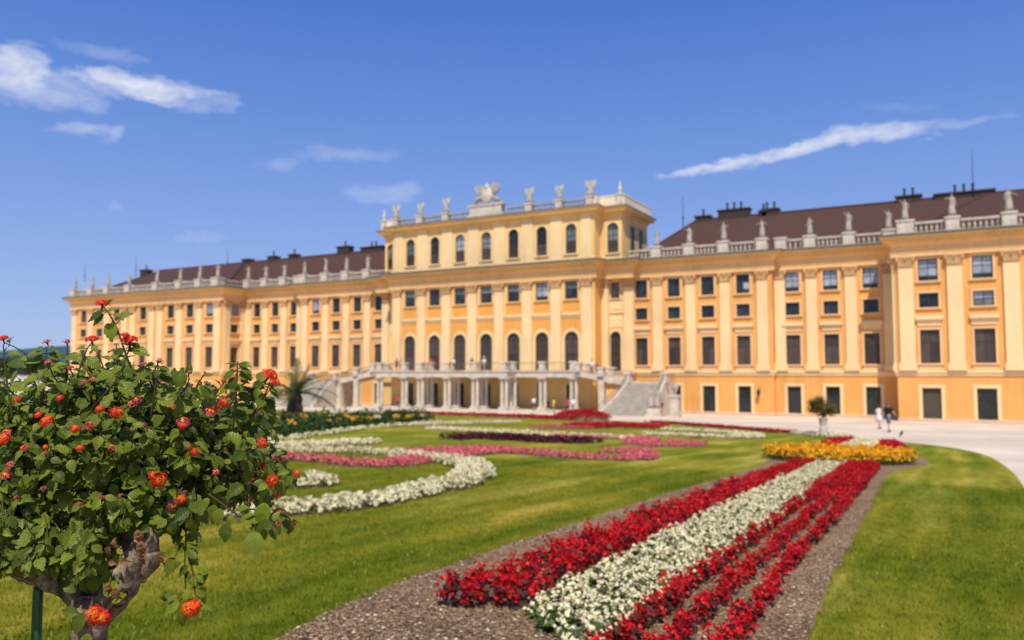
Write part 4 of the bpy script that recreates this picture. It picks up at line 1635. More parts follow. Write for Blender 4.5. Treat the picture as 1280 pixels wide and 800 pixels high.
for s, side in ((1, 'right'), (-1, 'left')):
    t = thing('statue_group', 'pale stone figure group on a low block at the foot of the %s terrace stair' % side, 'sculpture', (XC + s * 27.4, 82.2, gz(82.2)), 0.2 * s)
    m = MB()
    m.cbox(0, 0, 0, 0.3, 1.7, 1.3)
    m.cbox(0, 0, 0.302, 0.9, 1.4, 1.05)
    m.build('block', M_stone_w, t)
    for q, (dx, rz_, v) in enumerate(((-0.3, 0.5, 0), (0.35, -0.6, 2))):
        for nm, me_ in (('figure', STAT[v][0]), ('drapery', STAT[v][1])):
            o = obj(nm, me_, t, loc=(dx, 0.1 * q, 0.9), rotz=rz_)
# ------------------------------------------------------------------ bedding plants
def foliage_mat(name, col, col2, rnd=0.2, trans=0.25, rough=0.5, scale=6.0):
    m = bpy.data.materials.new(name)
    m.use_nodes = True
    t = NT(m.node_tree)
    b = m.node_tree.nodes['Principled BSDF']
    b.inputs['Roughness'].default_value = rough
    b.inputs['Specular IOR Level'].default_value = 0.3
    g = t.n('ShaderNodeNewGeometry')
    n_ = t.n('ShaderNodeTexNoise', i_Scale=scale, i_Detail=3.0)
    t.l(g.outputs['Position'], n_.inputs[0])
    c = t.mix(t.ramp(n_.outputs[0], [(0.35, (0, 0, 0)), (0.65, (1, 1, 1))]), col, col2)
    if rnd:
        oi = t.n('ShaderNodeObjectInfo')
        hs = t.n('ShaderNodeHueSaturation')
        t.l(t.math('MULTIPLY_ADD', oi.outputs['Random'], 2 * rnd, 1 - rnd), hs.inputs['Value'])
        t.l(c, hs.inputs['Color'])
        c = hs.outputs[0]
    t.l(c, b.inputs['Base Color'])
    if trans:
        tr = t.n('ShaderNodeBsdfTranslucent')
        t.l(c, tr.inputs[0])
        mx = t.n('ShaderNodeMixShader')
        mx.inputs[0].default_value = trans
        t.l(b.outputs[0], mx.inputs[1])
        t.l(tr.outputs[0], mx.inputs[2])
        t.l(mx.outputs[0], m.node_tree.nodes['Material Output'].inputs[0])
    MATS[name] = m
    return m


F_green = foliage_mat('bedding_leaf_green', (0.10, 0.15, 0.025), (0.055, 0.09, 0.015))
F_bronze = foliage_mat('bedding_leaf_bronze', (0.10, 0.022, 0.018), (0.05, 0.022, 0.014))
F_dark = foliage_mat('dark_purple_leaf', (0.045, 0.008, 0.012), (0.10, 0.010, 0.018), trans=0.15)
P_red = foliage_mat('red_petals', (0.80, 0.010, 0.016), (0.50, 0.005, 0.010), rnd=0.15, trans=0.2, scale=14)
P_redf = foliage_mat('deep_red_petals', (0.66, 0.010, 0.020), (0.42, 0.006, 0.012), rnd=0.15, trans=0.2, scale=4)
P_white = foliage_mat('cream_petals', (0.92, 0.84, 0.60), (0.84, 0.75, 0.44), rnd=0.08, trans=0.2, scale=10)
P_yel = foliage_mat('yellow_petals', (0.95, 0.56, 0.010), (0.92, 0.40, 0.006), rnd=0.1, trans=0.2)
P_pink = foliage_mat('pink_petals', (0.88, 0.24, 0.26), (0.74, 0.14, 0.17), rnd=0.1, trans=0.2)
P_orange = foliage_mat('orange_petals', (0.85, 0.35, 0.03), (0.85, 0.55, 0.10), rnd=0.1, trans=0.2)


def plant_arrays(h, r, nleaf, nbloss, bs=0.016, seed=0, spike=False, ls=0.030):
    """(verts, face count) of a mound: first nleaf quads are leaves, then 2 quads per blossom"""
    g = np.random.default_rng(seed)
    def quads(P_, N_, s, asp=1.0):
        n = len(P_)
        N_ = N_ / np.linalg.norm(N_, axis=1, keepdims=True)
        a = np.cross(N_, g.normal(size=(n, 3)))
        a /= np.linalg.norm(a, axis=1, keepdims=True) + 1e-9
        b = np.cross(N_, a)
        s = np.asarray(s).reshape(-1, 1)
        return np.stack([P_ - a * s, P_ - b * s * asp, P_ + a * s, P_ + b * s * asp], 1)
    th = g.uniform(0, 2 * pi, nleaf)
    rr = r * g.uniform(0.15, 1.0, nleaf) ** 0.6
    zz = h * g.uniform(0.05, 0.82, nleaf) * (1 - 0.35 * (rr / r) ** 2)
    P1 = np.stack([rr * np.cos(th), rr * np.sin(th), zz], 1)
    N1 = np.stack([np.cos(th) * 0.6, np.sin(th) * 0.6, np.ones(nleaf)], 1) + g.normal(0, 0.45, (nleaf, 3))
    L = quads(P1, N1, g.uniform(0.7, 1.2, nleaf) * ls, 0.7)
    nb = nbloss
    if spike:
        k = max(3, nb // 9)
        sx = g.normal(0, r * 0.55, k)
        sy = g.normal(0, r * 0.55, k)
        sh = h * g.uniform(0.62, 1.1, k)
        w_ = g.integers(0, k, nb)
        f = g.uniform(0.28, 1.0, nb)
        P2 = np.stack([sx[w_] + g.normal(0, 0.018, nb), sy[w_] + g.normal(0, 0.018, nb), sh[w_] * f], 1)
        N2 = np.stack([P2[:, 0] - sx[w_], P2[:, 1] - sy[w_], np.full(nb, 0.02)], 1) + g.normal(0, 0.01, (nb, 3))
    else:
        th = g.uniform(0, 2 * pi, nb)
        ph = g.uniform(0.0, 1.0, nb) ** 0.7 * pi / 2 * 0.95
        P2 = np.stack([r * 0.98 * np.sin(ph) * np.cos(th), r * 0.98 * np.sin(ph) * np.sin(th), h * (0.35 + 0.65 * np.cos(ph)) * g.uniform(0.86, 1.05, nb)], 1)
        N2 = np.stack([np.sin(ph) * np.cos(th), np.sin(ph) * np.sin(th), np.cos(ph) + 0.3], 1) + g.normal(0, 0.35, (nb, 3))
    s = g.uniform(0.75, 1.3, nb) * bs
    B1 = quads(P2, N2, s, 0.85)
    B2 = quads(P2 + N2 / np.linalg.norm(N2, axis=1, keepdims=True) * 0.004, N2 + g.normal(0, 0.9, (nb, 3)) * np.abs(N2).mean(), s * 0.9, 0.8)
    return L.reshape(-1, 3), np.concatenate([B1, B2]).reshape(-1, 3)


KIND = {}


def kind(name, fol, pet, **kw):
    vs = []
    for sd_ in range(5):
        L, B = plant_arrays(seed=sd_ + hash_(name), **kw)
        vs.append((L, B, np_mesh(name + '_foliage', L, 4, fol), np_mesh(name + '_blossoms', B, 4, pet)))
    KIND[name] = (vs, fol, pet)


def hash_(s):
    return sum(ord(c) * (i + 1) for i, c in enumerate(s))


kind('red_bedding_plant', F_bronze, P_red, h=0.23, r=0.085, nleaf=40, nbloss=96, spike=True, bs=0.0165)
kind('white_bedding_plant', F_green, P_white, h=0.17, r=0.105, nleaf=70, nbloss=40, bs=0.0165)
kind('marigold_plant', F_green, P_yel, h=0.34, r=0.15, nleaf=54, nbloss=30, bs=0.030)
kind('pink_bedding_plant', F_green, P_pink, h=0.18, r=0.14, nleaf=16, nbloss=34, bs=0.026)
kind('far_white', F_green, P_white, h=0.20, r=0.16, nleaf=16, nbloss=36, bs=0.030)
kind('far_red', F_bronze, P_redf, h=0.24, r=0.16, nleaf=12, nbloss=30, bs=0.032)
kind('maroon_plant', F_dark, F_dark, h=0.26, r=0.20, nleaf=24, nbloss=24, bs=0.045, ls=0.05)
kind('far_maroon_low', F_dark, P_redf, h=0.22, r=0.18, nleaf=18, nbloss=14, bs=0.035, ls=0.045)


def fill_poly(poly, step, jit=0.25):
    xs_ = [p[0] for p in poly]
    ys_ = [p[1] for p in poly]
    P_ = []
    y = min(ys_)
    row = 0
    while y < max(ys_):
        x = min(xs_) + (step / 2 if row % 2 else 0)
        while x < max(xs_):
            a, b = x + random.uniform(-jit, jit) * step, y + random.uniform(-jit, jit) * step
            if in_poly(a, b, poly):
                P_.append((a, b))
            x += step
        y += step * 0.87
        row += 1
    return P_


def mass(name, kname, pts, label, cat, sc=(0.85, 1.2)):
    """many plants as one joined mass"""
    vs, fol, pet = KIND[kname]
    LV, BV = [], []
    for (x, y) in pts:
        L, B, _, _ = random.choice(vs)
        a = random.uniform(0, 2 * pi)
        s = random.uniform(*sc)
        R = np.array([[cos(a), -sin(a), 0], [sin(a), cos(a), 0], [0, 0, 1]]) * s
        off = np.array([x, y, gz(y) + 0.02])
        LV.append(L @ R.T + off)
        BV.append(B @ R.T + off)
    if not LV:
        return
    nl = sum(len(v) for v in LV) // 4
    V = np.concatenate(LV + BV)
    nt_ = len(V) // 4
    idx = np.zeros(nt_, dtype=np.int32)
    idx[nl:] = 1
    o = obj(name, np_mesh(name, V, 4, [fol, pet], idx), kind='stuff')
    o['label'] = label
    o['category'] = cat
    return o


def individuals(kname, pts, label, cat, group, limit=300, rest_label=None, sc=(0.85, 1.15)):
    pts = sorted(pts, key=lambda p: p[0] ** 2 + p[1] ** 2)
    # only those inside the view count as the nearest
    vis = []
    rest = []
    for q in pts:
        x, y = q[0], q[1]
        d = -x * sin(YAW) + y * cos(YAW)
        u = (x * cos(YAW) + y * sin(YAW)) / d * F + 640
        v = 467 + F * (EYE - gz(y) - 0.2) / d
        (vis if (-10 < u < 1290 and v < 815 and len(vis) < limit) else rest).append(q)
    vs, fol, pet = KIND[kname]
    for q in vis:
        x, y = q[0], q[1]
        _, _, lm_, bm2 = random.choice(vs)
        s = random.uniform(*sc) * (q[3] if len(q) > 3 else 1.0)
        t = thing(kname, q[2] if len(q) > 2 else label, cat, (x, y, gz(y) + 0.036), random.uniform(0, 6.28), group, me=lm_)
        t.scale = (s, s, s * random.uniform(0.85, 1.25) * (0.85 if len(q) > 3 and q[3] < 1 else 1.0))
        obj('blossoms', bm2, t)
    if rest:
        mass(kname.replace('_plant', '_plants'), kname, [(q[0], q[1]) for q in rest], rest_label, cat, sc)


def row_line(x0, y0, x1, y1, step, jit=0.03, miss=0.04):
    L = math.dist((x0, y0), (x1, y1))
    n_ = int(L / step)
    P_ = []
    for k in range(n_):
        if random.random() < miss:
            continue
        t = k / n_
        P_.append((x0 + (x1 - x0) * t + random.uniform(-jit, jit), y0 + (y1 - y0) * t + random.uniform(-jit, jit)))
    return P_


reds = []
REDROWS = []
for i, (xa, xb, ya) in enumerate(((-3.46, -3.78, 5.25), (-3.24, -3.62, 5.15), (-3.03, -3.46, 5.2))):
    REDROWS.append(('red flowered bedding plant with bronze leaves in the %s row of the left red stripe' % ('outer', 'middle', 'inner')[i],
                    row_line(xa, ya + 0.1 * i, xa + (xb - xa) * 0.3, 10.3, 0.20, jit=0.045, miss=0.04) + row_line(xa + (xb - xa) * 0.3, 10.3, xb, 22.2, 0.19, miss=0.07)))
for i, (xa, xb, ya) in enumerate(((-1.97, -2.56, 4.6), (-1.66, -2.24, 4.5), (-1.36, -1.95, 4.5))):
    r_ = row_line(xa, ya, xa + (xb - xa) * 0.38, 11.2, 0.205, jit=0.035, miss=0.07) + row_line(xa + (xb - xa) * 0.38, 11.2, xb, 22.4, 0.18, miss=0.06)
    if i < 2:
        r_ += row_line(xa + (xb - xa) * 0.55 + 0.14, 14, xb + 0.15, 22.4, 0.2)
    REDROWS.append(('red flowered bedding plant in the %s row of the right red stripe' % ('inner', 'middle', 'outer')[i], r_))
whites = []
for i in range(5):
    whites += row_line(-2.74 + 0.165 * i, [5.35, 5.1, 5.0, 4.8, 4.6][i], -3.27 + 0.155 * i, 22.4, 0.17, jit=0.045, miss=0.09)
allr = [(p[0], p[1], lab, 0.86 if 'right' in lab else 1.0) for lab, r_ in REDROWS for p in r_]
allr.sort(key=lambda p: p[0] ** 2 + p[1] ** 2)
individuals('red_bedding_plant', allr, 'red', 'bedding plant',
            'red bedding plants in the stripes of the near bed', rest_label='red bedding plants farther along the stripes of the near bed')
individuals('white_bedding_plant', whites, 'cream white bedding plant between the red stripes on the bark bed', 'bedding plant',
            'white bedding plants in the middle stripe of the near bed', rest_label='white bedding plants farther along the middle stripe')
yel = []
for p in fill_poly([(-5.4, 22.6), (-0.6, 22.6), (-0.6, 29), (-5.4, 29)], 0.235):
    u = (p[0] + 3.22) / 2.05
    v = (p[1] - 24.9) / (2.25 - 0.7 * min(1, abs(u)) ** 2)
    if u * u + v * v < 1 and random.random() < 0.95:
        yel.append(p)
individuals('marigold_plant', yel, 'yellow orange marigold plant in the oval across the striped bed', 'bedding plant',
            'marigolds in the yellow oval', rest_label='marigolds at the back of the yellow oval')
# stripes beyond the oval
mass('red_bedding_plants', 'far_red', fill_poly([(-4.5, 28), (-3.85, 28), (-4.1, 37), (-4.85, 37)], 0.25), 'red stripe left of the white one beyond the marigold oval', 'flower bed')
mass('white_bedding_plants', 'far_white', fill_poly([(-3.8, 28), (-2.6, 28), (-3.0, 37), (-4.05, 37)], 0.25), 'white stripe between two red ones beyond the marigold oval', 'flower bed')
mass('red_bedding_plants', 'far_red', fill_poly([(-2.55, 28), (-1.75, 28), (-2.2, 35.5), (-2.95, 36.5)], 0.25), 'red stripe right of the white one beyond the marigold oval', 'flower bed')


# ---- scroll beds of the parterre, built on the ground from their traced centre lines
def band(pts, w0, w1=None, n=8):
    """outline round a centre line, width from w0 to w1"""
    pts = smooth_path(pts, n)
    w1 = w0 if w1 is None else w1
    L, R = [], []
    N = len(pts)
    for i, p in enumerate(pts):
        t = (pts[min(i + 1, N - 1)] - pts[max(0, i - 1)]).normalized()
        nrm = Vector((-t.y, t.x))
        w_ = (w0 + (w1 - w0) * i / (N - 1)) / 2
        L.append(tuple(p + nrm * w_))
        R.append(tuple(p - nrm * w_))
    return L + R[::-1]


def bed(name, poly, kname, label, step, soil=True, sc=(0.8, 1.1), rnd=0.0):
    if soil:
        cx = sum(p[0] for p in poly) / len(poly)
        slab('soil_' + 'strip', poly, M_mulch, 0.037, 0.008)
    pts = fill_poly(poly, step)
    return mass(name, kname, pts, label, 'flower bed', sc)


G = lambda px, py: tuple(ground_at(px, py))
# white scroll that sweeps round at the left
bed('white_scroll_bed', band([G(250, 655), G(330, 648), G(400, 642), G(470, 632), G(530, 619), G(578, 607), G(594, 593), G(578, 583), G(545, 578), G(500, 573)], 0.42, 0.85),
    'far_white', 'cream white flower scroll sweeping round on the lawn beside the lantana', 0.205)
bed('white_tuft_bed', band([G(330, 611), G(365, 612), G(392, 611), G(402, 606), G(385, 602)], 0.42, 0.42), 'far_white', 'short curl of cream flowers just right of the lantana crown', 0.205)
bed('white_scroll_bed', band([G(300, 566), G(370, 567), G(450, 568), G(520, 572)], 0.5, 0.5), 'far_white', 'straight cream flower line above the pink chevron', 0.26)
bed('white_scroll_bed', band([G(300, 562), G(370, 560), G(420, 558), G(455, 555)], 0.5, 1.5), 'far_white', 'cream flower line nearest the palm, swelling at its end', 0.27)
bed('pink_scroll_bed', band([G(300, 572), G(400, 579), G(470, 585), G(540, 577), G(590, 569), G(645, 566)], 0.65, 1.1), 'pink_bedding_plant', 'pink chevron of flowers meeting the cream scroll', 0.25)
bed('pink_scroll_bed', band([G(500, 568), G(560, 566), G(600, 564), G(640, 567), G(720, 574), G(790, 576), G(806, 571), G(790, 567), G(768, 568)], 0.8, 1.0), 'pink_bedding_plant', 'long pink flower line ending in a hook left of the striped bed', 0.27)
bed('maroon_bed', band([G(563, 551), G(600, 549), G(640, 551), G(700, 554), G(722, 553)], 1.0, 2.0), 'maroon_plant', 'dark maroon foliage strip in the middle of the parterre', 0.33)
bed('white_scroll_bed', band([G(540, 538), G(600, 541), G(680, 545), G(760, 549), G(800, 551)], 1.3, 0.9), 'far_white', 'long cream flower line behind the maroon strip', 0.33)
bed('pink_scroll_bed', band([G(690, 547), G(740, 549), G(790, 549), G(805, 552), G(800, 556), G(820, 559), G(855, 558), G(862, 556)], 1.1, 1.5), 'pink_bedding_plant', 'pink flower ribbon right of the maroon strip', 0.33)
bed('pink_scroll_bed', band([G(675, 536), G(700, 535), G(725, 537)], 2.0, 2.0), 'pink_bedding_plant', 'short pink patch below the red mound by the terrace', 0.36)
bed('white_scroll_bed', band([G(810, 545), G(860, 547), G(920, 549), G(940, 547), G(900, 542), G(830, 539)], 1.0, 1.1), 'far_white', 'cream flower loop near the far right end of the lawn', 0.34)
# borders at the palace end
bed('red_border_bed', band([(-47, 60.5), (-38, 61.0), (-31.0, 60.0), (-26, 57.5)], 2.0, 2.6), 'far_red', 'bright red border across the palace end of the lawn', 0.40, sc=(1.1, 1.6))
bed('red_border_bed', band([G(720, 536), G(770, 535), G(828, 537)], 2.4, 2.0), 'far_red', 'bright red strip in front of the right terrace stair', 0.36, sc=(1.1, 1.5))
bed('maroon_border_bed', band([(-20.6, 58.6), (-14.4, 52.6), (-9.6, 47.0), (-7.8, 45.2)], 1.1, 0.9), 'far_maroon_low', 'thin dark red border along the gravel at the far right', 0.30)
bed('white_border_bed', band([(-7.4, 44.6), (-6.0, 42.9), (-4.9, 41.6)], 1.6, 1.4), 'far_white', 'small cream patch on the lawn edge under the little tree', 0.30)
bed('silver_border_bed', band([G(500, 533), G(570, 531), G(640, 529)], 1.6, 1.6), 'far_white', 'pale border beside the mixed yellow border', 0.36)


def mound(name, cx, cy, rx, ry, h, label, kname):
    vs, fol, pet = KIND[kname]
    pts = []
    LV, BV = [], []
    for p in fill_poly([(cx - rx, cy - ry), (cx + rx, cy - ry), (cx + rx, cy + ry), (cx - rx, cy + ry)], 0.34):
        u, v = (p[0] - cx) / rx, (p[1] - cy) / ry
        r2 = u * u + v * v
        if r2 > 1:
            continue
        L, B, _, _ = random.choice(vs)
        a = random.uniform(0, 6.28)
        s = random.uniform(1.2, 1.7)
        R = np.array([[cos(a), -sin(a), 0], [sin(a), cos(a), 0], [0, 0, 1]]) * s
        off = np.array([p[0], p[1], gz(p[1]) + h * sqrt(1 - r2) * 0.8])
        LV.append(L @ R.T + off)
        BV.append(B @ R.T + off)
    nl = sum(len(v) for v in LV) // 4
    V = np.concatenate(LV + BV)
    idx = np.zeros(len(V) // 4, dtype=np.int32)
    idx[nl:] = 1
    o = obj(name, np_mesh(name, V, 4, [fol, pet], idx), kind='stuff')
    o['label'] = label
    o['category'] = 'flower bed'
    m = MB()
    rings = [(cx, cy, gz(cy) - 0.3, rx, ry)] + [(cx, cy, gz(cy) + h * 0.75 * sin(t), rx * cos(t), ry * cos(t)) for t in (0.0, 0.4, 0.8, 1.2)]
    loft(rings, 20, m)
    m.build('soil_mound', M_mulch, kind='structure', smooth=True)


mound('red_mound_bed', -26.3, 58.6, 2.3, 1.8, 0.7, 'raised red flower mound in front of the right end of the terrace', 'far_red')

# ---- tall mixed border behind the lantana, with a row of pale flowers at its foot
def leaf_cloud(n, sampler, size, seed=1, flat=0.3, asp=0.5):
    g = np.random.default_rng(seed)
    P_ = sampler(g, n)
    N_ = g.normal(0, 1, (n, 3))
    N_[:, 2] = np.abs(N_[:, 2]) + flat
    N_ /= np.linalg.norm(N_, axis=1, keepdims=True)
    a = np.cross(N_, g.normal(size=(n, 3)))
    a /= np.linalg.norm(a, axis=1, keepdims=True)
    b = np.cross(N_, a)
    s = (g.uniform(0.6, 1.3, n) * size).reshape(-1, 1)
    return np.stack([P_ - a * s, P_ - b * s * asp, P_ + a * s, P_ + b * s * asp], 1).reshape(-1, 3)


bA, bB, bC = Vector((-19.6, 17.8)), Vector((-25.4, 30.0)), Vector((-29.0, 42.0))
F_border = foliage_mat('border_leaf', (0.060, 0.115, 0.018), (0.030, 0.062, 0.012), rnd=0, scale=1.3)
def border_line(t):
    return bA.lerp(bB, t * 2) if t < 0.5 else bB.lerp(bC, t * 2 - 1)
def samp_border(g, n):
    t = g.uniform(0, 1, n)
    P_ = np.zeros((n, 3))
    for i in range(n):
        c = border_line(t[i])
        u = g.uniform(-1, 1)
        hh_ = (0.72 + 0.22 * sin(t[i] * 60) + 0.14 * sin(t[i] * 143)) * (1 - 0.5 * u * u)
        P_[i] = (c.x - 1.1 + u * 1.1, c.y + 0.4 * u, gz(c.y) + hh_ * g.uniform(0.05, 1.0) ** 0.6)
    return P_
border = obj('mixed_border', np_mesh('mixed_border', leaf_cloud(14000, samp_border, 0.085, 3), 4, F_border), kind='stuff')
border['label'] = 'tall green mixed border dotted with yellow flowers behind the lantana'
border['category'] = 'flower border'
bl = [(px, py) for px, py in ((332, 524), (348, 527), (372, 521), (398, 517), (404, 527), (422, 519), (430, 525), (438, 527), (441, 532), (455, 521), (458, 522), (479, 520), (480, 526), (482, 528), (503, 527), (516, 524), (533, 525), (452, 529), (494, 524), (412, 531))]
for i, (px, py) in enumerate(bl):
    # find the spot on the border line that lies in this direction
    best = min((abs((lambda q: (q.x - 1.0) * cos(YAW) + q.y * sin(YAW))(border_line(t / 200)) / (-(border_line(t / 200).x - 1.0) * sin(YAW) + border_line(t / 200).y * cos(YAW)) * F + 640 - px), t) for t in range(201))
    q = border_line(best[1] / 200)
    X_, Y_ = q.x + 0.0 + random.uniform(-0.5, 0.15), q.y - 0.2
    dep = -X_ * sin(YAW) + Y_ * cos(YAW)
    zt = EYE + (467 - py) / F * dep
    t = thing('border_flower', 'yellow orange flower on a tall stem in the mixed border', 'flower', (X_, Y_, gz(Y_)), 0, 'yellow flowers in the mixed border')
    m = MB()
    hz_ = max(0.5, zt - gz(Y_))
    m.tube([(0, 0, 0), (0.02, 0, hz_ * 0.5), (0, 0, hz_)], 0.012, 5)
    m.build('stem', F_border, t)
    m = MB()
    for k in range(11):
        a = k * 2.4
        r = 0.03 + 0.018 * (k % 5)
        m.ball((r * 1.6 * cos(a), r * 1.6 * sin(a), hz_ + random.uniform(-0.08, 0.10)), 0.055, 6, sz=0.7)
    m.build('flower_head', [P_orange, P_yel, P_white][0 if i % 3 else i % 2 + 1], t)
mass('white_border_plants', 'far_white', [(lambda q: (q.x + 0.55 + random.uniform(-0.15, 0.15), q.y))(border_line(random.random())) for _ in range(60)],
     'row of pale flowers at the foot of the mixed border', 'flower bed', sc=(0.8, 1.3))

# ---- potted palm
def palm():
    x, y = ground_at(368, 537)
    t = thing('potted_palm', 'short potted palm with arching fronds behind the mixed border', 'palm', (x, y, gz(y)))
    t.scale = (0.88, 0.88, 0.9)
    M_bark = mat('palm_bark', (0.10, 0.07, 0.045), rough=0.95, noise=0.5, nscale=12, bump=0.8)
    M_pf = foliage_mat('palm_leaflets', (0.10, 0.13, 0.035), (0.06, 0.085, 0.02), rnd=0.1, scale=2)
    m = MB()
    m.lathe([(0.55, 0), (0.62, 0.1), (0.75, 0.75), (0.82, 0.8), (0.82, 0.9), (0.7, 0.92)], n=14)
    m.build('tub', mat('terracotta', (0.30, 0.12, 0.06), rough=0.85, noise=0.3), t)
    m = MB()
    m.lathe([(0.42, 0.85), (0.46, 1.1), (0.38, 1.35), (0.42, 1.6), (0.3, 1.85), (0.12, 2.0)], n=12)
    m.build('trunk', M_bark, t)
    specs = [(80, 88, 1.9), (20, 45, 2.5), (-15, 12, 2.6), (0, 28, 2.4), (150, 40, 2.0), (170, 18, 2.2), (200, 30, 2.0), (60, 60, 1.8), (120, 65, 1.8), (-40, 22, 2.3),
             (-60, 50, 1.9), (-100, 30, 2.1), (240, 45, 1.9), (270, 20, 2.0), (10, 8, 2.3), (185, 5, 1.9), (35, 70, 1.7), (-25, 55, 2.0)]
    for a, e, L in specs:
        a = radians(a) + YAW
        e = radians(e)
        m = MB()
        pts = []
        p = Vector((0.12 * cos(a), 0.12 * sin(a), 1.85))
        d = Vector((cos(a) * cos(e), sin(a) * cos(e), sin(e)))
        N = 10
        for k in range(N + 1):
            pts.append(p.copy())
            p += d * (L / N)
            d.z -= 0.13 if e < 1.2 else 0.03
            d.normalize()
        m.tube(pts, [0.035 * (1 - 0.08 * k) for k in range(N + 1)], 5)
        side = Vector((-sin(a), cos(a), 0))
        for k in range(1, N * 3):
            f = k / 3
            i = int(f)
            if i >= N:
                break
            q = pts[i].lerp(pts[i + 1], f - i)
            tg = (pts[i + 1] - pts[i]).normalized()
            ll = 0.42 * sin(pi * (0.12 + 0.8 * f / N)) + 0.08
            for s in (-1, 1):
                tip = q + side * s * ll * 0.75 + tg * ll * 0.55 + Vector((0, 0, -0.12 * ll + random.uniform(-.05, .05)))
                w_ = tg * 0.028
                m.quad(tuple(q - w_), tuple(q + w_), tuple(tip + w_ * 0.2), tuple(tip - w_ * 0.2))
        m.build('frond', M_pf, t)


palm()


# ---- little standard tree in a pot at the edge of the gravel
def small_tree():
    x, y = -6.1, 42.6
    t = thing('small_potted_tree', 'little round headed tree in a pot at the lawn corner before the doors', 'tree', (x, y, gz(y)))
    m = MB()
    m.lathe([(0.19, 0), (0.19, 0.5), (0.15, 0.52), (0.20, 0.85), (0.23, 0.87), (0.23, 0.93), (0.18, 0.94)], n=12)
    m.build('pot', M_stone_w, t)
    m = MB()
    m.tube([(0, 0, 0.85), (0.02, 0, 1.0), (-0.02, 0, 1.25)], [0.05, 0.04, 0.04], 7)
    for k in range(7):
        a = k * 0.9
        m.tube([(-0.02, 0, 1.2), (0.2 * cos(a), 0.2 * sin(a), 1.45), (0.38 * cos(a), 0.38 * sin(a), 1.7 + 0.1 * (k % 3))], [0.03, 0.018, 0.008], 5)
    m.build('trunk', mat('small_tree_bark', (0.16, 0.12, 0.09), rough=0.9), t)
    def sp(g, n):
        c = g.normal(0, 1, (16, 3))
        c /= np.linalg.norm(c, axis=1, keepdims=True)
        c *= np.array([0.56, 0.56, 0.52]) * g.uniform(0.45, 1, (16, 1))
        c[:, 2] += 1.62
        i = g.integers(0, 16, n)
        d = g.normal(0, 0.12, (n, 3))
        return c[i] + d
    V = leaf_cloud(3800, sp, 0.05, 5)
    obj('crown', np_mesh('crown', V, 4, foliage_mat('small_tree_leaves', (0.15, 0.13, 0.020), (0.16, 0.08, 0.018), rnd=0, scale=5)), t)


small_tree()

# ------------------------------------------------------------------ people
M_skin = mat('skin', (0.55, 0.31, 0.20), rough=0.6)
M_hair_d = mat('dark_hair', (0.03, 0.02, 0.015), rough=0.7)
M_hair_b = mat('brown_hair', (0.16, 0.09, 0.05), rough=0.7)
CLOTH = {}


def cloth(name, col):
    if name not in CLOTH:
        CLOTH[name] = mat('cloth_' + name, col, rough=0.85, noise=0.15, nscale=6)
    return CLOTH[name]


